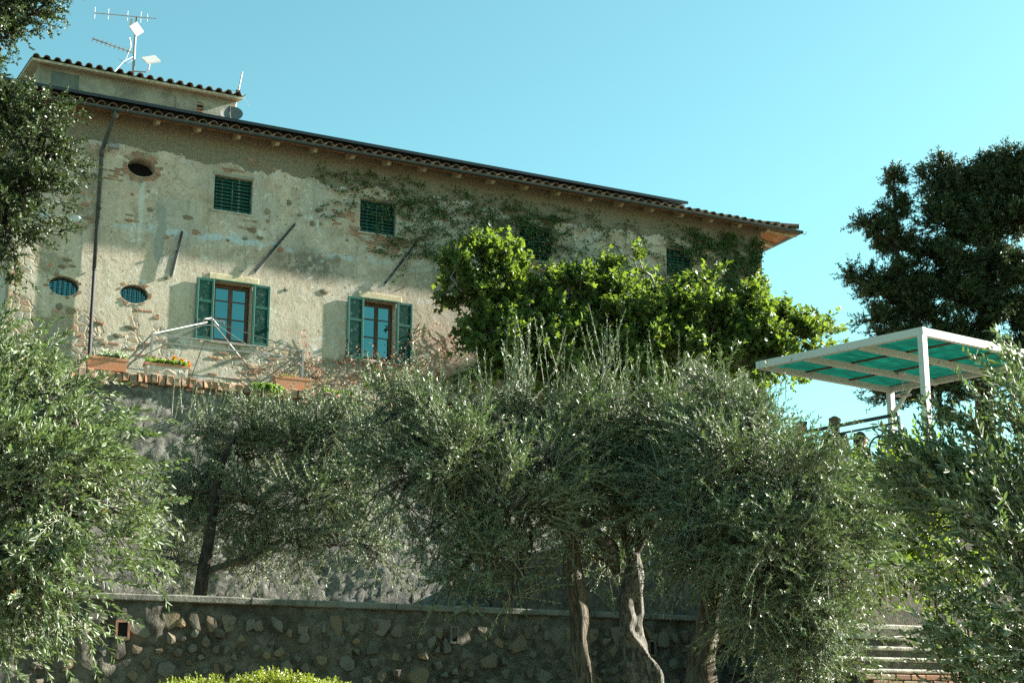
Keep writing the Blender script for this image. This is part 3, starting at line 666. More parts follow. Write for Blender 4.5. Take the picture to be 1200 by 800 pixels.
# ------------------------------------------------------------------ solar panels along the eave
sol = thing('solar_panels', 'row of thin black solar panels lying along the tiled roof above the gutter', 'solar panel', (13.2, 35.4, roof_z(35.4)))
for i in range(17):
    x0 = 3.25 + 1.17 * i; y0, y1 = 35.22, 36.9; c, s_ = math.cos(pr_), math.sin(pr_)
    mb = MB(); vs = []
    for (y, h) in ((y0, .29), (y1, .29), (y1, .37), (y0, .37)):
        for x in (x0, x0 + 1.16): vs.append((x, y - h * s_ * .3, roof_z(y) + h))
    mb.add(vs, [(0, 1, 3, 2), (4, 5, 7, 6), (0, 6, 7, 1), (2, 3, 5, 4), (0, 2, 4, 6), (1, 7, 5, 3)]); mb.build('panel', M['solar'], sol)
mb = MB()
for y in (35.5, 36.4): mb.box(3.2, 23.2, y, y + .04, roof_z(y) + .09, roof_z(y) + .288)
mb.build('mounting_rail', M['iron'], sol)

# ------------------------------------------------------------------ antennas and dish
an = thing('antenna_mast', 'white antenna mast with aerials, diamond panel and side bracket on the upper tiled roof', 'antenna', (7.27, 40, tz(40)))
MX, MY = 7.25, 40.0
MB().tube([(MX, MY, tz(40) - .05), (MX - .01, MY, 20.9), (MX + .0, MY, 21.9)], [.045, .038, .03], 8).build('pole', M['white_metal'], an)
bm_ = MB(); bm_.tube([(6.03, MY - .05, 21.73), (7.80, MY - .05, 21.95)], .016, 6).build('boom', M['steel'], an)
for (x, h) in ((6.05, .30), (6.43, .28), (6.98, .26), (7.36, .30), (7.55, .2)):
    z = 21.73 + (x - 6.03) * .124; MB().tube([(x, MY - .05, z - h * .6), (x, MY - .05, z + h * .6)], .007, 4).build('aerial_element', M['steel'], an)
MB().tube([(6.03, MY - .04, 20.92), (7.24, MY - .04, 20.73)], .018, 6).build('boom', M['white_metal'], an)
for i in range(9):
    x = 6.05 + .125 * i; z = 20.92 - (x - 6.03) * .157; MB().tube([(x, MY - .16, z), (x, MY + .1, z)], .016, 5).build('aerial_element', M['white_metal'], an)
s = MB(); c0 = np.array((7.24, MY - .14, 21.44)); d1 = np.array((.22, .03, -.02)); d2 = np.array((.0, .03, .245)); nn = np.array((.13, -.98, .1)) * .02
s.add([c0 + d1 - nn, c0 + d2 - nn, c0 - d1 - nn, c0 - d2 - nn, c0 + d1 + nn, c0 + d2 + nn, c0 - d1 + nn, c0 - d2 + nn], [(3, 2, 1, 0), (4, 5, 6, 7), (0, 1, 5, 4), (1, 2, 6, 5), (2, 3, 7, 6), (3, 0, 4, 7)])
s.build('panel_antenna', M['white_plastic'], an)
s = MB(); s.box(7.06, 7.14, MY - .03, MY + .03, 21.56, 21.80, .02); s.build('small_antenna', M['white_plastic'], an)
s = MB(); s.tube([(7.10, MY + .1, 21.25), (7.16, MY + .12, 21.0), (7.02, MY + .12, 20.5)], [.02, .014, .008], 5); s.build('wire_grid', M['white_metal'], an)
MB().tube([(7.27, MY - .02, 20.17), (7.60, MY - .06, 20.20), (7.67, MY - .08, 20.28), (7.68, MY - .08, 20.5)], .022, 6).build('bracket', M['white_metal'], an)
s = MB(); c0 = np.array((7.72, MY - .10, 20.60)); d1 = np.array((.20, .03, .09)); d2 = np.array((-.07, .10, .12)); nn = np.cross(d1, d2); nn = nn / np.linalg.norm(nn) * .02
s.add([c0 + d1 + d2 - nn, c0 - d1 + d2 - nn, c0 - d1 - d2 - nn, c0 + d1 - d2 - nn, c0 + d1 + d2 + nn, c0 - d1 + d2 + nn, c0 - d1 - d2 + nn, c0 + d1 - d2 + nn], [(3, 2, 1, 0), (4, 5, 6, 7), (0, 1, 5, 4), (1, 2, 6, 5), (2, 3, 7, 6), (3, 0, 4, 7)])
s.build('flat_dish', M['white_plastic'], an)
for k in (0, 1): MB().tube([(7.24, MY, 20.65 - .1 * k), (6.9 + .1 * k, MY - .3, 20.28 - .06 * k), (6.35 + .35 * k, MY - .7, tz(39.3) + .13)], .008, 4).build('cable', M['gutter'], an)
tx, ty = 9.96, 38.7
an2 = thing('whip_antenna', 'thin dark aerial pole with a stay wire at the right end of the upper roof', 'antenna', (tx - .1, ty, 18.2))
MB().tube([(tx - .16, ty, 17.9), (tx + .16, ty, 20.2)], .022, 6).build('pole', M['steel'], an2)
MB().tube([(tx + .06, ty, 19.7), (tx + .42, ty, 19.15)], .006, 4).build('stay_wire', M['white_metal'], an2)
MB().tube([(tx + .02, ty, 19.6), (tx - .7, ty + .1, 19.42)], .006, 4).build('stay_wire', M['steel'], an2)
MB().box(tx - .0, tx + .12, ty - .04, ty + .04, 19.52, 19.6).build('clamp', M['iron'], an2)
sd = thing('satellite_dish', 'grey satellite dish tilted up on the tiled roof beside the upper storey', 'satellite dish', (9.6, 37.6, 17.6))
mb = MB(); n_ = 20; dc = np.array((9.55, 37.45, 18.22)); ax = np.array((-.25, -.85, .55)); ax /= np.linalg.norm(ax); e1 = np.cross(ax, (0, 0, 1)); e1 /= np.linalg.norm(e1); e2 = np.cross(e1, ax); vs = [dc]; fs = []
for i, rr in enumerate((.12, .22, .31)):
    for j in range(n_):
        a = 2 * math.pi * j / n_; vs.append(dc + e1 * rr * math.cos(a) + e2 * rr * 1.1 * math.sin(a) + ax * (rr * rr * .9))
for j in range(n_): fs.append((0, 1 + j, 1 + (j + 1) % n_))
for i in range(2):
    for j in range(n_): a = 1 + i * n_ + j; c = 1 + i * n_ + (j + 1) % n_; fs.append((a, a + n_, c + n_, c))
mb.add(vs, fs); mb.build('reflector', M['dish'], sd, smooth=True)
MB().tube([dc - e2 * .3, dc - e2 * .28 + ax * .35 + e1 * .05], .012, 5).build('feed_arm', M['steel'], sd)
MB().tube([dc - e2 * .28 + ax * .33 + e1 * .05, dc - e2 * .22 + ax * .47 + e1 * .05], .03, 8).build('feed', M['iron'], sd)
MB().tube([dc - ax * .03, dc - ax * .2, (dc - ax * .2) * (1, 1, 0) + np.array((0, 0, 17.3))], .025, 6).build('stand', M['steel'], sd)
for k in (0, 1): MB().tube([dc - ax * .05 + e1 * (-.1 * k), (8.9 - .1 * k, 37.6, 17.75)], .012, 4).build('stay_bar', M['rafter'], sd)

# ------------------------------------------------------------------ terrace retaining wall with brick coping
rw = thing('terrace_wall', 'tall rough grey retaining wall of the terrace, topped with a row of uneven bricks', 'wall', (12, YT, 3.2))
xs = np.arange(-3, 25.01, .085); zs = np.linspace(2.9, 8.60, 70)
gx, gz = np.meshgrid(xs, zs)
def vnoise(x, z, f, seed):
    q_ = np.random.default_rng(seed); out = np.zeros_like(x)
    for i in range(14):
        a = q_.uniform(0, 6.28); k_ = f * q_.uniform(.5, 1.6); out += np.sin(k_ * (math.cos(a) * x + math.sin(a) * z) + q_.uniform(0, 6.28))
    return out / 14 ** .5
dy = .02 * vnoise(gx, gz, 1.6, 1) + .016 * np.abs(vnoise(gx, gz, 9, 2)) + .014 * np.abs(vnoise(gx, gz, 22, 3)) + np.random.default_rng(4).normal(0, .011, gx.shape)
gy = YT + dy - (8.6 - gz) * 0.03
V = np.stack([gx, gy, gz], -1).reshape(-1, 3); nx = len(xs); i = np.arange(len(zs) - 1)[:, None] * nx; j = np.arange(nx - 1)[None]
F = np.stack([i + j, i + j + 1, i + nx + j + 1, i + nx + j], -1).reshape(-1, 4)
obj_np('wall_face', V, F, M['rough_wall'], rw)
MB().box(-3, 25, YT + .06, YT + .42, 7.6, 8.60).build('wall_core', M['mortar'], rw)
bms = []
for k in range(6):
    mb = MB(); mb.box(-.5, .5, -.5, .5, -.5, .5, .06)
    mb.v = [(x + q.uniform(-.05, .05), y + q.uniform(-.05, .05), z + q.uniform(-.06, .06)) for x, y, z in mb.v]
    bms.append(mb.build('brick', M['brick'], me_only=True))
x = 1.5
while x < 13.6:
    wv = q.uniform(.115, .165); h = q.uniform(.17, .215)
    inst('brick', q.choice(bms), rw, (x + wv / 2, YT + .08 + q.uniform(-.02, .02), 8.62 + h / 2 - .02 + q.uniform(-.012, .012)), (q.uniform(-.06, .06), q.uniform(-.07, .07), q.uniform(-.06, .06)), (wv, .34, h))
    x += wv + q.uniform(.006, .02)
for k in range(26):                    # broken brick ends bedded below the coping
    wv = q.uniform(.08, .22); inst('brick', q.choice(bms), rw, (q.uniform(4.2, 12), YT - .0 + q.uniform(0, .06), 8.56 + q.uniform(-.03, .02)), (q.uniform(-.2, .2), q.uniform(-.3, .3), q.uniform(-.2, .2)), (wv, .2, .07))

# ------------------------------------------------------------------ garden wall of rubble stone
gw = thing('garden_wall', 'low rubble stone garden wall with flat coping behind the olive trunks', 'wall', (8, YL, 1.2))
WX0, WX1, WZ0, WZ1 = -2.0, 13.95, 1.0, 3.26
xs = np.arange(WX0, WX1 + .01, .07); zs = np.linspace(WZ0, WZ1, 34); gx, gz = np.meshgrid(xs, zs)
gy = YL + .035 * vnoise(gx, gz, 5, 7) + .022 * vnoise(gx, gz, 18, 8) + np.random.default_rng(9).normal(0, .004, gx.shape)
V = np.stack([gx, gy, gz], -1).reshape(-1, 3); nx = len(xs); i = np.arange(len(zs) - 1)[:, None] * nx; j = np.arange(nx - 1)[None]
F = np.stack([i + j, i + j + 1, i + nx + j + 1, i + nx + j], -1).reshape(-1, 4)
obj_np('mortar', V, F, M['mortar'], gw)
x = WX0
while x < WX1 - .05:
    L = min(q.uniform(.7, 1.3), WX1 - x); MB().box(x + .004, x + L - .004, YL - .07 + q.uniform(-.01, .01), YL + .38, WZ1 - .01, WZ1 + .085 + q.uniform(-.006, .006), .014).build('coping_slab', M['coping'], gw); x += L
pts = []
q2 = random.Random(21); tries = 0
holes = [(3.92, 2.86), (8.78, 2.92), (12.2, 2.8)]
while len(pts) < 262 and tries < 40000:
    tries += 1; x = q2.uniform(1.4, 13.8); z = q2.uniform(2.02, 3.2); r = .12 if q2.random() < .45 else q2.uniform(.18, .30)
    if any((x - a) ** 2 + ((z - c) * 1.15) ** 2 < ((r + rr) * .56) ** 2 for a, c, rr in pts) or any(abs(x - a) < .2 and abs(z - c) < .2 for a, c in holes): continue
    pts.append((x, z, r))
for (x, z, r) in pts:
    cell = [(x - .4, z - .3), (x + .4, z - .3), (x + .4, z + .3), (x - .4, z + .3)]
    for (a, c, rr) in pts:
        if (a, c) == (x, z) or abs(a - x) > .8 or abs(c - z) > .6: continue
        nxv, nzv = a - x, c - z; L = math.hypot(nxv, nzv); nxv /= L; nzv /= L; dlim = L * r / (r + rr); out = []
        for u in range(len(cell)):
            p, pn = cell[u], cell[(u + 1) % len(cell)]; dp_ = (p[0] - x) * nxv + (p[1] - z) * nzv - dlim; dn = (pn[0] - x) * nxv + (pn[1] - z) * nzv - dlim
            if dp_ <= 0: out.append(p)
            if dp_ * dn < 0: t = dp_ / (dp_ - dn); out.append((p[0] + (pn[0] - p[0]) * t, p[1] + (pn[1] - p[1]) * t))
        cell = out
    if len(cell) < 3: continue
    sh = q2.uniform(.34, .76); oz = min(.0, WZ1 - .03 - max(p[1] for p in cell))
    # round the corners: each cell corner becomes two points
    rp = []
    for u in range(len(cell)):
        p, a, c = cell[u], cell[u - 1], cell[(u + 1) % len(cell)]
        rp += [(p[0] + (a[0] - p[0]) * .15, p[1] + (a[1] - p[1]) * .15), (p[0] + (c[0] - p[0]) * .15, p[1] + (c[1] - p[1]) * .15)]
    o1 = [((p[0] - x) * sh * q2.uniform(.86, 1.08), (p[1] - z) * sh * q2.uniform(.86, 1.08)) for p in rp]
    d = q2.uniform(.004, .04); n_ = len(o1)
    vs = [(a, .05, c) for a, c in o1] + [(a * .88, -d * q2.uniform(.6, 1), c * .88) for a, c in o1] + [(q2.uniform(-.03, .03), -d * 1.2, q2.uniform(-.03, .03))]
    fs = [(u, (u + 1) % n_, n_ + (u + 1) % n_, n_ + u) for u in range(n_)] + [(n_ + u, n_ + (u + 1) % n_, 2 * n_) for u in range(n_)]
    me = bpy.data.meshes.new('stone'); me.from_pydata(vs, [], fs); me.materials.append(M['stone']); me.update()
    inst('stone', me, gw, (x, YL - .02, z + oz))
for (x, z) in holes:                   # drain boxes, the first lined with terracotta
    d = MB(); a, h = (.095, .125) if x < 5 else (.07, .13)
    d.box(x - a, x - a + .03, YL - .07, YL + .1, z - h, z + h); d.box(x + a - .03, x + a, YL - .07, YL + .1, z - h, z + h); d.box(x - a + .03, x + a - .03, YL - .068, YL + .1, z + h - .03, z + h); d.box(x - a + .03, x + a - .03, YL - .068, YL + .1, z - h, z - h + .03)
    dr = d.build('drain_box', M['wbrick'] if x < 5 else M['stone'], gw); MB().box(x - a + .03, x + a - .03, YL - .03, YL + .02, z - h + .03, z + h - .03).build('drain_hole', M['void'], dr)

# ------------------------------------------------------------------ pergola platform, stairs
pw = thing('platform_wall', 'shaded stone wall of the raised platform behind the garden stairs', 'wall', (18, 20, 2))
b = MB(); b.box(PFX, 30, PFY, YT - .4, .8, PFZ, .03); b.build('platform_block', M['mortar'], pw)
MB().box(PFX - .05, 30, PFY - .06, PFY + .4, PFZ + .004, PFZ + .07, .01).build('coping_slab', M['coping'], pw)
st = thing('garden_stairs', 'short flight of pale stone stairs with a brick foot below the platform wall', 'stairs', (13.6, 15.6, 1.0))
for k, (z, xr_, yn) in enumerate(((2.82, 14.02, 16.05), (2.655, 14.27, 15.75), (2.49, 14.45, 15.45), (2.325, 14.5, 15.15))):
    sp = MB(); sp.box(12.2, xr_, yn - .05, yn + .33, z - .055, z, .018); trd = sp.build('tread', M['tread'], st)
    MB().box(12.2, xr_ - .03, yn, yn + .4, z - .19, z - .057).build('riser', M['mortar'], trd)
MB().box(12.2, 14.62, 16.40, 17.1, 2.93, 3.01, .015).build('landing_slab', M['tread'], st)
sw = MB(); sw.add([(x, y, z) for x in (14.0, 14.02) for (y, z) in ((16.5, 1.0), (16.5, 2.93), (17.12, 2.93), (17.12, 1.0))], [(0, 1, 2, 3)])
sw.box(12.2, 14.6, 16.36, 17.12, .9, 2.928)
sw.build('landing_block', M['mortar'], st)
sg = MB()      # sloping side wall
sg.add([(14.0, 16.38, 2.80), (14.55, 16.38, 2.92), (14.62, 15.2, 2.38), (14.45, 15.1, 2.33), (14.0, 16.38, .9), (14.62, 16.38, .9), (14.62, 15.1, .9), (14.45, 15.1, .9), (14.62, 16.38, 2.92)], [(0, 3, 2, 1), (3, 7, 6, 2), (2, 6, 5, 8, 1), (0, 4, 7, 3)])
sg.build('side_wall', M['mortar'], st)
xx = 12.3
while xx < 14.6:
    for r_ in range(3):
        MB().box(xx + (r_ % 2) * .12, xx + (r_ % 2) * .12 + .235, 14.93 + q.uniform(-.01, .01), 15.1, 2.03 + r_ * .075, 2.095 + r_ * .075, .008).build('brick', M['wbrick'], st)
    xx += .25
MB().box(12.2, 14.62, 14.97, 15.4, .9, 2.24).build('footing', M['mortar'], st)
# ------------------------------------------------------------------ foliage toolkit
def unit(a): return a / (np.linalg.norm(a, axis=-1, keepdims=True) + 1e-9)
def leaf_mesh(P, A, Wd, N, L, W, shape):
    """P base, A axis, Wd side, N normal (n,3); L, W lengths (n,). returns V, F (quads)"""
    n_ = len(P); L = L[:, None]; W = W[:, None]
    if shape == 'diamond':
        V = np.stack([P, P + A * L * .48 + Wd * W * .5 + N * W * .12, P + A * L, P + A * L * .48 - Wd * W * .5 + N * W * .12], 1); k = 4
        F = np.array([[0, 1, 2, 3]])
    elif shape == 'lance':
        V = np.stack([P, P + A * L * .30 + Wd * W * .5 + N * W * .15, P + A * L * .68 + Wd * W * .42 + N * W * .15, P + A * L - N * L * .06,
                      P + A * L * .68 - Wd * W * .42 + N * W * .15, P + A * L * .30 - Wd * W * .5 + N * W * .15], 1); k = 6
        F = np.array([[0, 1, 2, 3], [0, 3, 4, 5]])
    elif shape == 'fig':      # three-lobed leaf
        def pt(a, s, h=0): return P + A * L * a + Wd * W * s + N * L * h
        V = np.stack([pt(0, 0), pt(.12, .34, -.05), pt(.52, .56, -.12), pt(.50, .20, .02), pt(.78, .17, 0), pt(1, 0, -.16), pt(.78, -.17, 0), pt(.50, -.20, .02), pt(.52, -.56, -.12), pt(.12, -.34, -.05)], 1); k = 10
        F = np.array([[0, 1, 2, 3], [0, 3, 4, 5], [0, 5, 6, 7], [0, 7, 8, 9]])
    return V.reshape(-1, 3), (F[None] + (np.arange(n_) * k)[:, None, None]).reshape(-1, F.shape[1])
def frames(A, g):
    r = g.normal(size=A.shape); Wd = unit(np.cross(A, r)); return Wd, unit(np.cross(Wd, A))
def twigs(S, D, L, grav, n_leaf, ll, lw, shape, g, spread=.7, face_up=.0, t0=.12):
    """leaves in pairs along curved twigs. S, D (t,3), L (t,), grav = bend added along z"""
    t = len(S); tt = np.tile(np.linspace(t0, 1, n_leaf)[None], (t, 1)) + g.uniform(-.03, .03, (t, n_leaf))
    bend = np.zeros_like(D); bend[:, 2] = grav
    Lx = L[:, None, None]
    P = S[:, None] + D[:, None] * Lx * tt[..., None] + bend[:, None] * Lx * (tt ** 2)[..., None]
    T = unit(D[:, None] + 2 * tt[..., None] * bend[:, None])
    P = P.reshape(-1, 3); T = T.reshape(-1, 3); n_ = len(P)
    r = unit(np.cross(T, g.normal(size=T.shape))); a = g.uniform(spread * .5, spread * 1.4, n_)[:, None]
    A = unit(T * np.cos(a) + r * np.sin(a)); Wd, N = frames(A, g)
    if face_up:
        up = np.array([0, 0, 1.0]) * face_up + g.normal(size=A.shape) * .5; Wd = unit(np.cross(A, up)); N = unit(np.cross(Wd, A)); N *= np.sign(N[:, 2:3] + 1e-6); Wd = np.cross(A, N)
    return leaf_mesh(P, A, Wd, N, ll * g.uniform(.65, 1.2, n_), lw * g.uniform(.75, 1.2, n_), shape)
def stems_np(S, D, L, grav, r0, K=5):
    t = len(S); s = np.linspace(0, 1, K)[None, :, None]; bend = np.zeros_like(D); bend[:, 2] = grav
    P = S[:, None] + D[:, None] * L[:, None, None] * s + bend[:, None] * L[:, None, None] * s ** 2
    T = unit(np.gradient(P, axis=1)); A = unit(np.cross(T, np.array([.3, .5, .81]))); B = np.cross(T, A)
    rr = (r0 if np.ndim(r0) else np.full(t, r0))[:, None, None] * (1.05 - s * .8)
    V = np.stack([P + rr * (math.cos(a) * A + math.sin(a) * B) for a in (0, 2.094, 4.188)], 2).reshape(-1, 3)
    base = (np.arange(t) * K * 3)[:, None, None]; i = (np.arange(K - 1) * 3)[None, :, None]; j = np.arange(3)[None, None]; j2 = (j + 1) % 3
    F = np.stack([base + i + j, base + i + j2, base + i + 3 + j2, base + i + 3 + j], -1).reshape(-1, 4)
    return V, F
def cat(parts):
    V = []; F = []; b = 0
    for v, f in parts: V.append(v); F.append(f + b); b += len(v)
    return np.concatenate(V), np.concatenate(F)
def bez(a, b, sag, n_=9, wig=0.0, g=None):
    a = np.array(a, float); b = np.array(b, float); s = np.linspace(0, 1, n_)[:, None]
    P = a + (b - a) * s + np.array([0, 0, 1.0]) * sag * (s * (1 - s)) * 4
    if wig and g is not None: P[1:-1] += g.normal(0, wig, (n_ - 2, 3))
    return P

def tree(name, label, cat_, base, trunks, clumps, seed, leafmat, barkmat, n_twig, tl, n_leaf, ll, lw, shape='diamond', up=.5, out=.8, rnd=.7, grav=0.0,
         group=None, twig_r=.0055, n_br=9, br_r=.02, spread=.7, bias=None, shell=.55, face_up=0.0, twigmat=None, trunk_sides=12, groove=.25, extra_trunks=None, limb_r=.05, limb_from=None, stem_keep=1.0):
    """trunks: list of (points, radii, material); clumps: (centre, radii, weight, trunk point it hangs from)"""
    g = np.random.default_rng(seed)
    th = thing(name, label, cat_, base, group)
    for k, (pts, rad, mt) in enumerate(trunks):
        P = np.array(pts, float); nseg = max(10, int(np.linalg.norm(np.diff(P, axis=0), axis=1).sum() / .06)); nseg = min(nseg, 60)
        s0 = np.linspace(0, 1, len(P)); s1 = np.linspace(0, 1, nseg)
        Q = np.stack([np.interp(s1, s0, P[:, c]) for c in range(3)], 1)
        for _ in range(2): Q[1:-1] = (Q[:-2] + 2 * Q[1:-1] + Q[2:]) / 4
        rr = np.interp(s1, s0, rad); V, F = tube_np(Q, rr, trunk_sides, groove, seed + k)
        obj_np('trunk' if k == 0 else 'limb', V, F, mt or barkmat, th, smooth=True)
    wt = np.array([c[2] for c in clumps], float); wt /= wt.sum()
    leaves = []; stems = []; limbs = []
    for (c, r, w_, root), f in zip(clumps, wt):
        c = np.array(c, float); r = np.array([r, r, r] if np.isscalar(r) else r, float)
        rt = np.array(root, float) if root is not None else c - np.array([0, 0, 1]) * r[2] * .9
        lim = bez(rt, c, .12 * np.linalg.norm(c - rt), 9, .03 * np.linalg.norm(c - rt), g)
        limbs.append(tube_np(lim, np.linspace(limb_r, br_r, 9), 6))
        E = g.normal(size=(n_br, 3)); E = unit(E) * (g.uniform(shell, 1.0, (n_br, 1))); E = c + E * r
        st0 = lim[g.integers(4, 9, n_br)]
        brs = []
        for a, e in zip(st0, E):
            p = bez(a, e, .1 * np.linalg.norm(e - a), 6, .05 * np.linalg.norm(e - a), g); brs.append(p); limbs.append(tube_np(p, np.linspace(br_r, br_r * .35, 6), 4))
        brs = np.array(brs); nt_ = max(4, int(n_twig * f)); bi = g.integers(0, n_br, nt_); tt = g.uniform(1.2, 5, nt_); i0 = np.floor(tt).astype(int).clip(0, 4); fr = (tt - i0)[:, None]
        S = brs[bi, i0] * (1 - fr) + brs[bi, i0 + 1] * fr + g.normal(0, .10, (nt_, 3)) * r.mean()
        Bd = unit(brs[bi, i0 + 1] - brs[bi, i0])
        D = Bd * .6 + out * unit((S - c) / r) + np.array([0, 0, up]) + g.normal(0, rnd, (nt_, 3))
        if bias is not None: D = D + np.array(bias)
        D = unit(D); L = g.uniform(tl[0], tl[1], nt_)
        leaves.append(twigs(S, D, L, grav, n_leaf, ll, lw, shape, g, spread, face_up))
        ks = int(nt_ * stem_keep)
        stems.append(stems_np(S[:ks], D[:ks], L[:ks], grav, twig_r))
    V, F = cat(limbs); obj_np('branches', V, F, barkmat, th, smooth=True)['kind'] = 'stuff'
    V, F = cat(stems); obj_np('twigs', V, F, twigmat or M['twig'], th)['kind'] = 'stuff'
    V, F = cat(leaves); cr = obj_np('crown', V, F, leafmat, th); cr['kind'] = 'stuff'
    return th

def cl(px, py, r, rad, w=None, root=None, flat=1.0):
    """a crown clump at a surveyed spot; weight follows its size unless given"""
    rd = np.array([rad, rad, rad * flat] if np.isscalar(rad) else rad, float)
    return (at(px, py, r), rd, w if w is not None else float(rd[0] * rd[2]), root)

# ------------------------------------------------------------------ steel gazebo frame on the terrace
GZ0, GZT = 7.9, 9.95; gx0, gx1, gy0, gy1 = 6.35, 9.78, 30.95, 34.35
gz_ = thing('gazebo_frame', 'bare steel gazebo frame with a pyramid top standing on the brick edged terrace', 'gazebo', ((gx0 + gx1) / 2, (gy0 + gy1) / 2, GZ0))
for (x, y) in ((gx0, gy0), (gx1, gy0), (gx1, gy1), (gx0, gy1)):
    MB().bar((x, y, GZ0), (x, y, GZT + .03), .045, .045, up=(0, 1, 0)).build('post', M['steel'], gz_)
apx = np.array(((gx0 + gx1) / 2, (gy0 + gy1) / 2, 10.88))
for (a, b_) in (((gx0, gy0), (gx1, gy0)), ((gx1, gy0), (gx1, gy1)), ((gx1, gy1), (gx0, gy1)), ((gx0, gy1), (gx0, gy0))):
    for dz in (0, -.17):
        MB().bar((*a, GZT + dz), (*b_, GZT + dz), .025, .025).build('rail', M['steel'], gz_)
    t = MB()
    for k in range(1, 12):
        p = np.array(a) + (np.array(b_) - a) * (k / 12); p2 = np.array(a) + (np.array(b_) - a) * ((k + .5) / 12)
        if k in (3, 6, 9): t.bar((*p, GZT), (*p, GZT - .17), .016, .016, up=(0, 1, 0))
    for (u0, u1) in ((.0, .10), (1.0, .90)):
        p = np.array(a) + (np.array(b_) - a) * u0; p2 = np.array(a) + (np.array(b_) - a) * u1
        t.tube([(*p, GZT - .17), *[(*(p + (p2 - p) * s), GZT - .17 - .14 * (1 - s) ** 2 + .0) for s in (.3, .6)], (*p2, GZT - .17)], .010, 5)
    t.build('rail_strut', M['steel'], gz_)
    m_ = (np.array(a) + np.array(b_)) / 2
    MB().bar((*m_, GZT), apx + (np.array((*m_, GZT)) - apx) * .12, .016, .016).build('rafter', M['steel'], gz_)
for (x, y) in ((gx0, gy0), (gx1, gy0), (gx1, gy1), (gx0, gy1)):
    e = np.array((x, y, GZT)); MB().bar(e, apx + (e - apx) * .08, .020, .020).build('rafter', M['steel'], gz_)
    e2 = apx + (e - apx) * .14; MB().bar(apx + np.array((0, 0, .08)), e2 + np.array((0, 0, .09)), .022, .022).build('vent_rafter', M['steel'], gz_)
    MB().bar(e2, e2 + np.array((0, 0, .09)), .018, .018, up=(0, 1, 0)).build('vent_post', M['steel'], gz_)
q4 = [apx + (np.array((x, y, GZT)) - apx) * .14 for (x, y) in ((gx0, gy0), (gx1, gy0), (gx1, gy1), (gx0, gy1))]
for k in range(4):
    MB().bar(q4[k] + (0, 0, .09), q4[(k + 1) % 4] + (0, 0, .09), .018, .018).build('vent_rail', M['steel'], gz_)

# ------------------------------------------------------------------ planters on the parapet
def planter(label, x0, x1, z0, h, mat, y=YT + .1, dep=.28, relief=False, tilt=0.0, rough=False):
    th = thing('planter', label, 'planter', ((x0 + x1) / 2, y, z0), 'planters on the terrace parapet')
    w1 = (x1 - x0) / 2; w0 = w1 * .90; d1 = dep / 2; d0 = d1 * .88; cx = (x0 + x1) / 2; hr = .055
    b_ = MB(); n_ = 8
    vs = [(cx - w0, y - d0, z0), (cx + w0, y - d0, z0), (cx + w0, y + d0, z0), (cx - w0, y + d0, z0), (cx - w1 * .96, y - d1 * .95, z0 + h - hr), (cx + w1 * .96, y - d1 * .95, z0 + h - hr), (cx + w1 * .96, y + d1 * .95, z0 + h - hr), (cx - w1 * .96, y + d1 * .95, z0 + h - hr)]
    b_.add(vs, [(3, 2, 1, 0), (0, 1, 5, 4), (1, 2, 6, 5), (2, 3, 7, 6), (3, 0, 4, 7)]); body = b_.build('body', mat, th)
    r_ = MB(); za, zb = z0 + h - hr, z0 + h
    o = [(-w1, -d1), (w1, -d1), (w1, d1), (-w1, d1)]; inn = [(-w1 + .03, -d1 + .03), (w1 - .03, -d1 + .03), (w1 - .03, d1 - .03), (-w1 + .03, d1 - .03)]
    vs = [(cx + a, y + c, z) for z in (za, zb) for a, c in o] + [(cx + a, y + c, zb) for a, c in inn] + [(cx + a, y + c, za) for a, c in inn]
    fs = []
    for k in range(4): k2 = (k + 1) % 4; fs += [(k, k2, 4 + k2, 4 + k), (4 + k, 4 + k2, 8 + k2, 8 + k), (8 + k, 8 + k2, 12 + k2, 12 + k), (k2, k, 12 + k, 12 + k2)]
    r_.add(vs, fs); r_.build('rim', M['terracotta'], th)
    MB().box(cx - w1 + .031, cx + w1 - .031, y - d1 + .031, y + d1 - .031, zb - .06, zb - .025).build('soil', M['soil'], th)
    if relief:
        rl = MB(); yy = y - d1 * .93
        for k in range(-6, 7):
            a = k / 6; rl.ball((cx + a * .17, yy, z0 + h * .40 + .035 * math.cos(a * 3)), (.022, .014, .022), 6, 4)
        for sx in (-1, 1):
            for k in range(5): rl.ball((cx + sx * (.26 + .03 * k), yy, z0 + h * .42 + .03 * math.sin(k * 1.6)), (.02, .012, .018), 6, 4)
        rl.build('relief_ornament', M['limed'], body)
        for sx in (-1, 1): MB().box(cx + sx * (w1 * .86) - .02, cx + sx * (w1 * .86) + .02, y - d1 * .97, y - d1 * .88, z0 + .02, z0 + h - hr - .01).build('corner_strip', M['limed'], body)
    return th
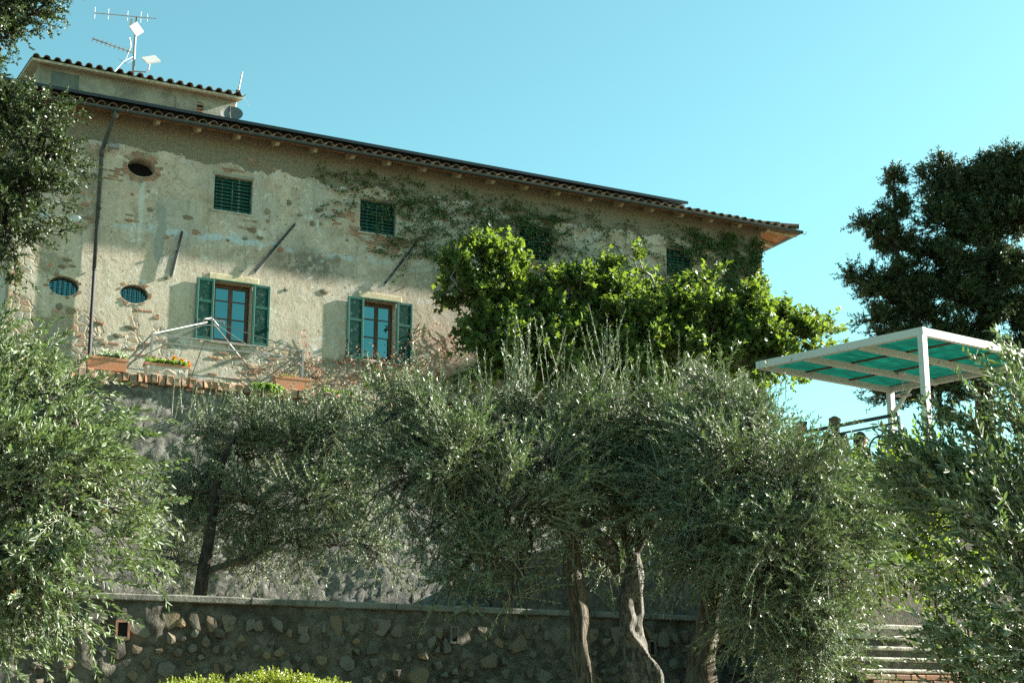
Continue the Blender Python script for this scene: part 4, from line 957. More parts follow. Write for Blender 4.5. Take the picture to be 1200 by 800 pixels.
def pot_plant(label, x0, x1, z, hgt, mat, seed, n_tw=90, ll=.05, lw=.028, y=YT + .1, dep=.2, name='potted_plant', flowers=None, grav=-.1, trail=0.0, cat_='plant'):
    g = np.random.default_rng(seed); th = thing(name, label, cat_, ((x0 + x1) / 2, y, z))
    S = np.stack([g.uniform(x0, x1, n_tw), g.uniform(y - dep / 2, y + dep / 2, n_tw), np.full(n_tw, z)], 1)
    D = unit(np.stack([g.normal(0, .5, n_tw), g.normal(-.1, .5, n_tw), g.uniform(.5, 1.2, n_tw)], 1)); L = g.uniform(.5, 1.1, n_tw) * hgt
    V, F = twigs(S, D, L, grav, 12, ll, lw, 'diamond', g, .9); obj_np('leaves', V, F, mat, th)['kind'] = 'stuff'
    V, F = stems_np(S, D, L, grav, .003); obj_np('stems', V, F, M['potleaf'], th)['kind'] = 'stuff'
    if flowers:
        for (fx, fz, fr, fm) in flowers:
            n_ = 46; P = np.tile(np.array((fx, y - dep / 2 + g.uniform(0, .1), fz)), (n_, 1)); A = unit(g.normal(size=(n_, 3)) + np.array((0, -.3, .5))); Wd, N = frames(A, g)
            V, F = leaf_mesh(P, A, Wd, N, np.full(n_, fr) * g.uniform(.7, 1.1, n_), np.full(n_, fr * .8), 'diamond'); obj_np('flower', V, F, M[fm], th, origin=(fx, y, fz))
    return th
PZ = 8.80
planter('plain terracotta planter with a white flecked plant, leftmost on the brick parapet', 4.84, 5.70, PZ, .28, M['terracotta'])
pot_plant('bushy white flecked plant growing in the leftmost terracotta planter', 5.15, 5.64, PZ + .25, .22, M['paleleaf'], 31, 110)
planter('pale planter with carved relief front holding orange flowers', 6.04, 6.98, PZ, .27, M['limed'], relief=True)
pot_plant('leafy plant with orange marigold blooms in the pale relief planter', 6.10, 6.92, PZ + .24, .17, M['potleaf'], 32, 110, .055, .04,
          flowers=[(6.56, PZ + .37, .05, 'marigold'), (6.66, PZ + .41, .06, 'marigold'), (6.72, PZ + .33, .05, 'marigold'), (6.82, PZ + .38, .065, 'marigold'), (6.63, PZ + .33, .045, 'marigold'), (7.00, PZ + .30, .04, 'marigold'), (6.97, PZ + .36, .04, 'marigold'), (6.86, PZ + .34, .05, 'marigold')])
planter('heavily weathered terracotta planter near the right posts of the steel gazebo', 8.86, 9.72, PZ - .02, .30, M['terracotta'])
pot_plant('low plant with pink and white flowers in the weathered terracotta planter', 8.95, 9.4, PZ + .24, .10, M['potleaf'], 33, 60, .04, .03,
          flowers=[(9.0 + .06 * k, PZ + .32 + .02 * math.sin(k * 2), .028, 'pinkpetal') for k in range(7)])
pot_plant('trailing green vine hanging over the brick parapet beside the weathered planter', 8.40, 8.95, PZ - .02, .26, M['potleaf'], 34, 130, .055, .042, y=YT - .06, name='trailing_plant', grav=-1.1, dep=.16)
pot_plant('low green plant with yellow flowers growing on the brick parapet', 9.98, 10.72, PZ - .02, .13, M['potleaf'], 35, 120, .05, .035, name='parapet_plant', flowers=[(10.02, PZ + .1, .03, 'yellowpetal'), (10.2, PZ + .09, .025, 'yellowpetal')])
planter('small pale pot with dense green plant at the parapet right of the gazebo', 10.98, 11.42, PZ, .24, M['limed'])
pot_plant('dense dark green plant in the small pale pot right of the gazebo', 11.0, 11.44, PZ + .21, .16, M['potleaf'], 36, 90)

# ------------------------------------------------------------------ pergola with green shade cloth
PA, PB, PD = np.array((16.19, 17.79, 8.0)), np.array((15.14, 20.86, 8.0)), np.array((18.51, 21.31, 8.0)); PC = PA + (PD - PB)
pg = thing('pergola', 'white painted timber pergola covered with green shade cloth on the raised platform', 'pergola', tuple((PA + PD) / 2 * (1, 1, 0) + np.array((0, 0, PFZ))))
def pq(u, v): return PA + (PC - PA) * u + (PB - PA) * v
for (a, b_) in ((PA, PB), (PA, PC), (PB, PD), (PC, PD)):
    t = unit(b_ - a); a2 = a - t * .05; b2 = b_ + t * .05
    dz = -.06 if a is PA and b_ is PB else (-.062 if b_ is PD and a is PC else -.065)
    MB().bar(a2 + (0, 0, dz), b2 + (0, 0, dz), .09, .13).build('beam', M['pergola_white'], pg)
for v_ in (.36, .70): MB().bar(pq(-.0, v_) + (0, 0, -.10), pq(1, v_) + (0, 0, -.10), .07, .11).build('cross_beam', M['pergola_white'], pg)
for u_ in (.33, .66): MB().bar(pq(u_, 0) + (0, 0, -.042), pq(u_, 1) + (0, 0, -.042), .045, .03).build('purlin', M['purlin'], pg)
for nm, P in (('A', PA), ('D', PD), ('C', PC)):
    MB().bar(P * (1, 1, 0) + (0, 0, PFZ), P + (0, 0, -.131), .11, .11, up=tuple(unit(PC - PA))).build('post', M['pergola_white'], pg)
    for e in ({'A': [], 'D': [PC], 'C': [PD]}[nm]):
        t = unit(e - P); MB().bar(P + t * .05 + (0, 0, -.55), P + t * .42 + (0, 0, -.12), .05, .07).build('brace', M['pergola_white'], pg)
nu, nv = 40, 34; g = np.random.default_rng(5)
V = []
for jv in range(nv + 1):
    for iu in range(nu + 1):
        u_, v_ = iu / nu, jv / nv; sag = -.16 * abs(math.sin(math.pi * u_ * 3)) * (.5 + .5 * math.sin(v_ * 9 + u_ * 4)); V.append(pq(u_, v_) + (0, 0, -.018 + sag * .25 + .006 * math.sin(u_ * 60 + 4 * math.sin(v_ * 7))))
F = [(j * (nu + 1) + i, j * (nu + 1) + i + 1, (j + 1) * (nu + 1) + i + 1, (j + 1) * (nu + 1) + i) for j in range(nv) for i in range(nu)]
obj_np('shade_cloth', V, F, M['cloth'], pg, smooth=True)
lp = thing('pendant_lamp', 'small white pendant lamp hanging under the green pergola roof', 'lamp', tuple(at(1056, 450, 25.9)))
lc = at(1056, 423, 25.9); lz = 8.03 - .11; lc[2] = 0
MB().lathe((lc[0], lc[1], lz), [(0, 0), (.085, 0), (.085, -.02), (.03, -.05), (0, -.05)], 12).build('ceiling_rose', M['white_plastic'], lp)
MB().tube([(lc[0], lc[1], lz - .04), (lc[0], lc[1], lz - .34)], .010, 6).build('rod', M['white_plastic'], lp)
MB().lathe((lc[0], lc[1], lz - .34), [(.02, 0), (.04, -.02), (.15, -.07), (.155, -.085), (.06, -.06)], 16).build('shade', M['white_plastic'], lp, smooth=True)
MB().ball((lc[0], lc[1], lz - .44), .05, 10, 8).build('bulb', M['white_plastic'], lp, smooth=True)

# ------------------------------------------------------------------ railing along the platform's left edge
ra, rb = np.array((14.86, 16.95, PFZ)), np.array((14.05, 20.3, PFZ))
rl = thing('railing', 'dark metal railing along the left edge of the pergola platform', 'railing', tuple(ra))
MB().bar(ra + (0, 0, 1.06), rb + (0, 0, 1.06), .045, .05).build('top_rail', M['iron'], rl)
MB().bar(ra + (0, 0, .93), rb + (0, 0, .93), .025, .03).build('rail', M['iron'], rl)
MB().bar(ra + (0, 0, .12), rb + (0, 0, .12), .025, .03).build('rail', M['iron'], rl)
for k in range(4): p = ra + (rb - ra) * k / 3; MB().bar(p, p + (0, 0, 1.03), .035, .035, up=(0, 1, 0)).build('post', M['iron'], rl)

# ------------------------------------------------------------------ people under the pergola
def capsule(mb, a, b_, ra_, rb_, n_=10):
    a = np.array(a, float); b_ = np.array(b_, float); t = b_ - a; L = np.linalg.norm(t); t = t / (L + 1e-9)
    pts = [a - t * ra_ * .98, a - t * ra_ * .7, a - t * ra_ * .3] + [a + t * L * s for s in (0, .5, 1)] + [b_ + t * rb_ * .3, b_ + t * rb_ * .7, b_ + t * rb_ * .98]
    rad = [ra_ * .15, ra_ * .7, ra_ * .95, ra_, (ra_ + rb_) / 2, rb_, rb_ * .95, rb_ * .7, rb_ * .15]; mb.tube(pts, rad, n_)
def person(label, loc, face, seated, hair, top, legs, hairlong, seed, glasses=False):
    """face = heading in radians (direction the chest points), body built in a local frame: x forward, y left"""
    th = thing('person', label, 'person', loc); c, s_ = math.cos(face), math.sin(face); L0 = np.array(loc, float)
    def T(p): p = np.array(p, float); return L0 + np.array((c * p[0] - s_ * p[1], s_ * p[0] + c * p[1], p[2]))
    hip = .50 if seated else .92; sh = hip + .50; nk = sh + .07; hd = nk + .155
    J = {}
    for sd_ in (-1, 1):
        h_ = (0, .09 * sd_, hip)
        if seated: kn = (.43, .12 * sd_, .50); an_ = (.42, .12 * sd_, .08)
        else: kn = (.02, .10 * sd_, .50); an_ = (-.01, .10 * sd_, .08)
        el = (-.03 if not seated else .02, .235 * sd_, sh - .29); wr = (.18, .19 * sd_, sh - .36 if seated else sh - .33)
        J[sd_] = (h_, kn, an_, (0, .175 * sd_, sh), el, wr)
    def body(mb, parts, inf):
        if 'legs' in parts:
            capsule(mb, T((0, -.06, hip + .02)), T((0, .06, hip + .02)), .125 + inf, .125 + inf)
            for sd_ in (-1, 1): h_, kn, an_, *_ = J[sd_]; capsule(mb, T(h_), T(kn), .085 + inf, .058 + inf); capsule(mb, T(kn), T(an_), .058 + inf, .040 + inf)
        if 'torso' in parts:
            for y_ in (-.06, .06): capsule(mb, T((0, y_, hip + .08)), T((0, y_ * 1.35, sh - .10)), .105 + inf, .112 + inf)
            capsule(mb, T((0, -.13, sh - .02)), T((0, .13, sh - .02)), .062 + inf, .062 + inf)
            for sd_ in (-1, 1): _, _, _, a, e, wv_ = J[sd_]; capsule(mb, T(a), T(e), .052 + inf, .042 + inf)
        if 'fore' in parts:
            for sd_ in (-1, 1): _, _, _, a, e, wv_ = J[sd_]; capsule(mb, T(e), T(wv_), .042 + inf, .028 + inf)
    mb = MB(); body(mb, ('legs', 'torso', 'fore'), 0)
    capsule(mb, T((0, 0, sh)), T((.015, 0, nk + .06)), .058, .054)
    mb.ball(T((.02, 0, hd)), (.092, .092, .118), 16, 12); mb.ball(T((.055, 0, hd - .055)), (.055, .055, .055), 12, 8)
    capsule(mb, T((.105, 0, hd + .01)), T((.122, 0, hd - .022)), .011, .016, 8)                  # nose
    capsule(mb, T((.10, -.02, hd - .062)), T((.10, .02, hd - .062)), .009, .009, 6)              # lips
    for sd_ in (-1, 1):
        mb.ball(T((.01, .092 * sd_, hd - .005)), (.022, .022, .032), 8, 6)                        # ears
        w_ = np.array(J[sd_][5]); pal = w_ + (.075, -.01 * sd_, -.01); capsule(mb, T(w_), T(pal), .028, .034, 8)
        for f in range(4): b0 = pal + (.02, (-.027 + .018 * f) * 1, 0); m0 = b0 + (.035 - .004 * abs(f - 1.5), 0, -.012); capsule(mb, T(b0), T(m0), .0105, .010, 6); capsule(mb, T(m0), T(m0 + (.02, 0, -.026)), .010, .009, 6)
        capsule(mb, T(w_ + (.03, -.025 * sd_, .005)), T(w_ + (.075, -.055 * sd_, -.005)), .013, .011, 6)
        an_ = np.array(J[sd_][2]); capsule(mb, T(an_ + (-.03, 0, -.035)), T(an_ + (.15, 0, -.045)), .042, .034, 8)
    o = mb.build('body', M['skin'], th, smooth=True)
    md = o.modifiers.new('remesh', 'REMESH'); md.mode = 'VOXEL'; md.voxel_size = .012; md.use_smooth_shade = True
    ms = o.modifiers.new('smooth', 'SMOOTH'); ms.iterations = 3; ms.factor = .4
    for nm, parts, mt, inf in (('shirt', ('torso',), top, .012), ('trousers', ('legs',), legs, .012)):
        mb = MB(); body(mb, parts, inf); o = mb.build(nm, mt, th, smooth=True)
        md = o.modifiers.new('remesh', 'REMESH'); md.mode = 'VOXEL'; md.voxel_size = .016; md.use_smooth_shade = True
    e = MB()
    for sd_ in (-1, 1): e.ball(T((.098, .034 * sd_, hd + .012)), .014, 8, 6)
    e.build('eyes', M['void'], th)
    if glasses:
        gl_ = MB()
        for sd_ in (-1, 1): gl_.ball(T((.108, .036 * sd_, hd + .012)), (.024, .024, .022), 8, 6); gl_.bar(T((.10, .07 * sd_, hd + .016)), T((.0, .095 * sd_, hd + .016)), .006, .01)
        gl_.build('sunglasses', M['iron'], th)
    hmb = MB(); gg = random.Random(seed)
    hmb.ball(T((-.012, 0, hd + .022)), (.104, .104, .118), 16, 12); hmb.ball(T((-.04, 0, hd - .03)), (.078, .088, .10), 14, 10)
    for k in range(14):                                   # locks give an uneven outline
        a = gg.uniform(1.3, 5.0); hmb.ball(T((-.02 + .085 * math.cos(a), .09 * math.sin(a), hd + gg.uniform(-.08, .10))), gg.uniform(.02, .035), 8, 6)
    if hairlong == 'tail': capsule(hmb, T((-.10, 0, hd + .03)), T((-.14, .0, hd - .05)), .036, .04); capsule(hmb, T((-.14, 0, hd - .05)), T((-.125, 0, hd - .20)), .04, .015)
    if hairlong == 'long':
        for y_ in (-.075, -.04, 0, .04, .075): capsule(hmb, T((-.05 - (.03 if abs(y_) < .05 else 0), y_, hd)), T((-.075, y_ * 1.15, hd - .27)), .045, .022)
    o = hmb.build('hair', hair, th, smooth=True); md = o.modifiers.new('remesh', 'REMESH'); md.mode = 'VOXEL'; md.voxel_size = .012; md.use_smooth_shade = True
    return th
def deck(px, r): p = at(px, 500, r); return (p[0], p[1], PFZ)
person('person in pale blue top half hidden by olive leaves, leftmost behind the railing', deck(938, 25.7), R(200), False, M['hair_dark'], M['cloth_blue'], M['cloth_grey'], 'short', 1)
person('person with tied back hair and black top standing at the railing, seen from behind', deck(978, 25.3), R(75), False, M['hair_fair'], M['cloth_black'], M['cloth_grey'], 'tail', 2)
person('seated person with long brown hair and sunglasses facing right, beside the metal chairs', deck(1008, 24.6), R(-8), True, M['hair_dark'], M['cloth_black'], M['cloth_grey'], 'long', 3, True)
def garden_chair(label, loc, face, panel):
    th = thing('garden_chair', label, 'chair', loc, 'chairs under the pergola'); c, s_ = math.cos(face), math.sin(face); L0 = np.array(loc)
    def T(p): return L0 + np.array((c * p[0] - s_ * p[1], s_ * p[0] + c * p[1], p[2]))
    arch = [T((-.20, -.21, .45)), T((-.22, -.23, .75))] + [T((-.24 - .02 * math.sin(a), -.23 * math.cos(a), .90 + .24 * math.sin(a))) for a in np.linspace(0, math.pi, 11)] + [T((-.22, .23, .75)), T((-.20, .21, .45))]
    MB().tube(arch, .016, 8).build('back_frame', M['iron'], th, smooth=True)
    if panel:
        vs = [T((-.225, -.19 * math.cos(a), .90 + .20 * math.sin(a))) for a in np.linspace(0, math.pi, 11)] + [T((-.20, .19, .50)), T((-.20, -.19, .50))]
        m2 = MB(); m2.add(vs, [tuple(range(13))]); vs2 = [v + (T((.03, 0, 0)) - L0) for v in vs]; m2.add(vs2, [tuple(range(13))[::-1]]); m2.add(vs + vs2, [(k, k + 1, 14 + k, 13 + k) for k in range(12)]); m2.build('back_cushion', M['cloth_grey'], th)
    else:
        for y_ in (-.09, .0, .09): MB().tube([T((-.2, y_, .46)), T((-.22, y_, .70))], .008, 6).build('back_bar', M['iron'], th)
        MB().tube([T((-.22, -.22, .70)), T((-.22, .22, .70))], .010, 6).build('back_rail', M['iron'], th)
    MB().lathe(T((0, 0, .44)), [(0, .02), (.22, .02), (.235, .01), (.235, -.01), (0, -.01)], 18).build('seat', M['iron'], th)
    for (x, y_) in ((.17, .17), (.17, -.17), (-.18, .19), (-.18, -.19)): MB().tube([T((x, y_, .44)), T((x * 1.15, y_ * 1.15, 0))], .013, 6).build('leg', M['iron'], th)
garden_chair('dark metal chair with open round back, between the seated person and the cushioned chair', deck(1025, 24.1), R(75), False)
garden_chair('metal chair with a dark cushioned round back at the corner of the railing', deck(1038, 23.6), R(70), True)
# ------------------------------------------------------------------ olive trees
def P3(l): return [at(*p) for p in l]
OB, OBP = M['olive_bark'], M['olive_bark_pale']
# middle olive, gnarled dark trunk
tA = [at(690, 900, 17.5)] + P3([(686, 800, 17.5), (679, 750, 17.5), (680, 720, 17.5), (674, 690, 17.5), (670, 662, 17.5), (672, 635, 17.4)])
rA = [.17, .135, .115, .12, .12, .11, .085]
top = tA[-1]
lA1 = [tA[-1], at(640, 585, 17.3), at(610, 540, 17.2), at(596, 505, 17.2), at(575, 480, 17.1)]; lA2 = [tA[-1], at(675, 590, 17.6), at(655, 540, 17.9), at(650, 490, 18)]
clA = [cl(470, 530, 17.0, .62, root=lA1[4]), cl(455, 578, 16.8, .62, root=lA1[2]), cl(520, 500, 17.4, .55, root=lA1[4]), cl(530, 548, 16.6, .70, root=lA1[3]), cl(500, 628, 16.6, .62, root=lA1[1]), cl(570, 520, 17.6, .60, root=lA1[4]),
       cl(590, 598, 16.5, .72, root=lA1[1]), cl(575, 668, 16.5, .52, root=lA1[1]), cl(640, 520, 17.6, .62, root=lA2[3]), cl(640, 558, 17.0, .62, root=lA2[2]), cl(655, 618, 16.8, .50, root=tA[-1]), cl(690, 540, 17.8, .62, root=lA2[3]), cl(700, 578, 17.6, .55, root=lA2[1]),
       cl(620, 475, 17.8, .42, root=lA2[3]), cl(680, 480, 17.9, .42, root=lA2[3]), cl(600, 698, 16.7, .34, .1, root=lA1[1]), cl(540, 678, 16.9, .42, root=lA1[1]), cl(450, 495, 17.2, .40, root=lA1[4])]
tree('olive_tree', 'olive tree with a slender dark gnarled trunk, left of the pale split trunk', 'tree', tuple(tA[0]), [(tA, rA, OB), (lA1, [.085, .07, .055, .045, .03], OB), (lA2, [.085, .06, .045, .03], OB)], clA, 101, M['olive_far'], OB,
     2800, (.28, .58), 30, .060, .0165, up=.55, out=.75, rnd=.6, grav=-.10, group='olive trees below the terrace', n_br=13, br_r=.014, limb_r=.03, spread=.75)
# long upright shoots at its top
def shoots(parent, pts, seed, mat, ll=.055, lw=.015, n_leaf=30, L=(.5, .9), up=1.5, rnd=.28, bias=(0, 0, 0)):
    g = np.random.default_rng(seed); S = np.array(pts); n_ = len(S)
    D = unit(np.array([0, 0, up]) + g.normal(0, rnd, (n_, 3)) + np.array(bias)); Ls = g.uniform(*L, n_)
    V, F = twigs(S, D, Ls, 0.02, n_leaf, ll, lw, 'diamond', g, .6, t0=.25); obj_np('shoot_leaves', V, F, mat, parent)['kind'] = 'stuff'
    V, F = stems_np(S, D, Ls, 0.02, .006); obj_np('shoots', V, F, M['twig'], parent)['kind'] = 'stuff'
g = np.random.default_rng(77)
oa = bpy.data.objects['olive_tree']
shoots(oa, [at(g.uniform(590, 740), g.uniform(435, 480), 17.6) for _ in range(44)], 1, M['olive_far'], L=(.35, 1.05))
shoots(oa, [at(g.uniform(430, 600), g.uniform(455, 480), 17.2) for _ in range(30)], 2, M['olive_far'], L=(.25, .65))
# pale split trunk and the dark trunk beside it
tB = [at(760, 900, 17.8)] + P3([(755, 800, 17.8), (746, 765, 17.8), (738, 738, 17.8), (740, 712, 17.8), (743, 675, 17.8), (742, 648, 17.8)])
rB = [.20, .165, .132, .128, .132, .122, .085]
lB1 = [at(722, 672, 17.75), at(718, 655, 17.7), at(711, 640, 17.6), at(700, 627, 17.5), at(688, 618, 17.4), at(668, 600, 17.3)]
lB2 = [tB[-1], at(728, 610, 17.9), at(722, 570, 18), at(735, 520, 18.1)]; lB3 = [tB[-1], at(770, 600, 17.9), at(800, 550, 18), at(810, 500, 18.1)]
clB = [cl(735, 550, 18.2, .55, root=lB2[3]), cl(770, 510, 18.4, .55, root=lB3[3]), cl(720, 500, 18.4, .45, root=lB2[3]), cl(790, 548, 17.8, .62, root=lB3[2]), cl(760, 588, 17.6, .55, root=lB3[1]), cl(820, 520, 18.4, .55, root=lB3[3]), cl(705, 608, 18.6, .4, root=lB1[4]), cl(700, 668, 19.2, .45, .15, root=lB1[2])]
tree('olive_tree', 'olive tree with a pale silvery split trunk, middle of the three trunks', 'tree', tuple(tB[0]), [(tB, rB, OBP), (lB1, [.05, .062, .06, .06, .055, .03], OB), (lB2, [.07, .05, .045, .03], OBP), (lB3, [.08, .06, .045, .03], OB)], clB, 102, M['olive_far'], OB,
     1600, (.28, .58), 30, .060, .0165, up=.55, out=.75, rnd=.6, grav=-.10, group='olive trees below the terrace', n_br=13, br_r=.014, limb_r=.03, spread=.75, trunk_sides=26, groove=.5)
ob = bpy.data.objects['olive_tree.001']
shoots(ob, [at(g.uniform(730, 800), g.uniform(445, 480), 18.3) for _ in range(20)], 3, M['olive_far'], L=(.3, .8))
tC = [at(818, 900, 17.2)] + P3([(821, 800, 17.2), (822, 775, 17.2), (826, 750, 17.2), (831, 715, 17.2), (838, 675, 17.2)])
rC = [.24, .185, .15, .14, .13, .11]
lC1 = [tC[-1], at(850, 620, 17.2), at(870, 560, 17.3), at(880, 500, 17.4)]; lC2 = [tC[-1], at(880, 650, 17.0), at(930, 620, 17), at(960, 570, 17.1)]
clC = [cl(850, 494, 17.6, .62, root=lC1[3]), cl(892, 522, 17.4, .60, root=lC1[3]), cl(930, 565, 17.2, .50, root=lC2[3]), cl(860, 550, 16.8, .70, root=lC1[2]), cl(920, 580, 16.6, .72, root=lC2[2]), cl(978, 605, 17.0, .46, root=lC2[3]), cl(815, 590, 16.8, .60, root=lC1[1]), cl(850, 640, 16.5, .62, root=lC1[0]),
       cl(910, 660, 16.4, .70, root=lC2[1]), cl(970, 640, 16.6, .66, root=lC2[2]), cl(880, 710, 16.5, .52, root=lC2[1]), cl(945, 730, 16.5, .60, root=lC2[1]), cl(965, 700, 16.8, .50, root=lC2[2]), cl(950, 770, 16.7, .42, root=lC2[1]), cl(1015, 650, 17.2, .40, root=lC2[3]), cl(800, 660, 16.8, .42, root=lC1[0]), cl(955, 790, 16.5, .4, root=lC2[1]), cl(972, 562, 17.1, .26, root=lC2[3]), cl(1008, 582, 17.1, .24, root=lC2[3])]
tree('olive_tree', 'dense weeping olive tree on a thick dark trunk, right of the pale split trunk', 'tree', tuple(tC[0]), [(tC, rC, OB), (lC1, [.11, .08, .05, .03], OB), (lC2, [.10, .07, .05, .03], OB)], clC, 103, M['olive_far'], OB,
     3800, (.3, .68), 32, .058, .0165, up=.34, out=.75, rnd=.6, grav=-.24, group='olive trees below the terrace', n_br=13, br_r=.014, limb_r=.03, spread=.75)
oc = bpy.data.objects['olive_tree.002']
shoots(oc, [at(g.uniform(810, 925), g.uniform(465, 500), 17.4) for _ in range(22)], 4, M['olive_far'], L=(.25, .6))
# olive on the middle terrace, seen over the garden wall
tD = [at(228, 730, 24.3), at(238, 670, 24.3), at(246, 620, 24.4), at(252, 575, 24.5), at(262, 535, 24.6), at(270, 520, 24.6)]
lD = [tD[3], at(300, 590, 24.8), at(330, 565, 24.6), at(355, 550, 24.5)]; lD2 = [tD[1], at(300, 650, 24.8), at(350, 620, 24.5)]
clD = [cl(225, 560, 25.1, .75, root=tD[3]), cl(215, 620, 25.1, .75, root=tD[2]), cl(290, 540, 25.5, .8, root=tD[4]), cl(340, 520, 25.5, .8, root=lD[3]), cl(390, 530, 25.3, .8, root=lD[3]), cl(300, 600, 24.7, .8, root=lD[1]), cl(360, 590, 24.5, .8, root=lD[3]), cl(415, 580, 24.7, .7, root=lD[3]), cl(290, 660, 24.9, .6, root=lD2[1]), cl(350, 650, 24.7, .6, root=lD2[2]), cl(400, 640, 24.8, .5, root=lD2[2]), cl(430, 510, 25.1, .55, root=lD[3]), cl(190, 665, 25.1, .5, root=tD[1]), cl(230, 510, 25.5, .45, root=tD[5]), cl(440, 560, 25, .6, root=lD[3]), cl(440, 620, 25, .55, root=lD[3]), cl(380, 560, 25, .6, root=lD[3]), cl(260, 590, 25.2, .6, root=lD[1]), cl(320, 630, 25, .6, root=lD2[1]), cl(455, 660, 24.8, .4, root=lD2[2]), cl(270, 520, 25.3, .6, root=tD[5]), cl(310, 505, 25.4, .6, root=tD[5]), cl(370, 500, 25.4, .6, root=lD[3]), cl(415, 500, 25.2, .55, root=lD[3]), cl(215, 590, 25.2, .6, root=tD[3])]
tree('olive_tree', 'olive tree on the middle terrace with dark leaning trunk behind the garden wall coping', 'tree', tuple(at(228, 712, 24.3)), [(tD, [.115, .10, .08, .07, .055, .03], M['bark']), (lD, [.07, .06, .05, .03], OB), (lD2, [.06, .05, .03], OB)], clD, 104, M['olive_far'], OB,
     3500, (.3, .62), 30, .062, .017, up=.45, out=.7, rnd=.6, grav=-.10, group='olive trees below the terrace', n_br=12, br_r=.015, limb_r=.03, spread=.75)
od = bpy.data.objects['olive_tree.003']
shoots(od, [at(g.uniform(200, 440), g.uniform(480, 520), 25) for _ in range(70)], 5, M['olive_far'], L=(.4, .9), bias=(.4, 0, 0))
# foreground olives, close to the camera on both sides
tE = [at(-160, 1000, 10), at(-170, 800, 10), at(-150, 680, 10), at(-120, 600, 10)]
clE = [cl(-12, 452, 10.2, .40, root=tE[3]), cl(28, 492, 10, .45, root=tE[3]), cl(-22, 532, 9.8, .48, root=tE[3]), cl(78, 512, 9.8, .40, root=tE[3]), cl(28, 572, 9.4, .50, root=tE[3]), cl(98, 582, 9.4, .45, root=tE[3]), cl(-12, 622, 9.4, .50, root=tE[2]), cl(58, 652, 9.2, .45, root=tE[2]), cl(128, 622, 9.5, .34, root=tE[3]),
       cl(-2, 692, 9.2, .42, root=tE[2]), cl(48, 722, 9.2, .30, root=tE[2]), cl(-62, 492, 10, .5, root=tE[3]), cl(-72, 612, 9.6, .5, root=tE[2]), cl(-12, 742, 9.3, .22, .12, root=tE[2]), cl(118, 542, 9.8, .30, root=tE[3]), cl(78, 692, 9.2, .26, root=tE[2]), cl(-12, 412, 10.4, .26, root=tE[3]), cl(138, 572, 9.8, .28, root=tE[3]), cl(-5, 425, 10.2, .30, root=tE[3]), cl(35, 440, 10.2, .26, root=tE[3]), cl(-30, 400, 10.4, .28, root=tE[3]), cl(75, 465, 10, .26, root=tE[3]), cl(120, 500, 9.9, .22, root=tE[3]), cl(-170, 440, 10, .6, .12, root=tE[3]), cl(-260, 540, 10.2, .7, .15, root=tE[2]), cl(-140, 560, 9.8, .55, .12, root=tE[2])]
tree('olive_tree', 'large foreground olive foliage at the left edge, hiding the end of both walls', 'tree', tuple(at(-160, 1000, 10) * (1, 1, 0) + (0, 0, .55)), [(tE, [.22, .18, .15, .10], OB)], clE, 105, M['olive'], OB,
     1950, (.24, .46), 28, .054, .0140, 'lance', up=.35, out=.6, rnd=.5, grav=-.28, group='olive trees below the terrace', n_br=10, br_r=.008, limb_r=.022, spread=.65, bias=(.45, -.1, .1), twig_r=.0028)
tF = [at(1420, 1100, 8), at(1440, 880, 8), at(1400, 760, 8), at(1360, 680, 8)]
clF = [cl(1209, 486, 8.2, .20, root=tF[3]), cl(1179, 524, 8.2, .27, root=tF[3]), cl(1219, 564, 7.9, .30, root=tF[3]), cl(1139, 564, 8.2, .25, root=tF[3]), cl(1169, 606, 7.8, .32, root=tF[3]), cl(1109, 596, 8.0, .24, root=tF[3]), cl(1219, 646, 7.6, .34, root=tF[2]), cl(1149, 676, 7.8, .30, root=tF[2]), cl(1209, 736, 7.6, .33, root=tF[2]), cl(1149, 746, 7.9, .20, root=tF[2]), cl(1189, 806, 7.6, .30, root=tF[2]), cl(1129, 816, 7.9, .12, .05, root=tF[2]), cl(1259, 816, 7.6, .35, root=tF[2]), cl(1089, 574, 8.2, .13, .06, root=tF[3]), cl(1224, 446, 8.4, .12, .05, root=tF[3]), cl(1100, 618, 8, .20, root=tF[3]), cl(1085, 568, 8.1, .16, root=tF[3])]
tree('olive_tree', 'close olive branches with long pale stems at the right edge before the pergola', 'tree', tuple(at(1420, 1100, 8) * (1, 1, 0) + (0, 0, .45)), [(tF, [.20, .16, .13, .09], OB)], clF, 106, M['olive'], OB,
     700, (.24, .50), 24, .056, .0160, 'lance', up=.45, out=.35, rnd=.30, grav=-.05, group='olive trees below the terrace', n_br=10, br_r=.006, limb_r=.018, spread=.7, bias=(-.55, .3, .45), twig_r=.0034)

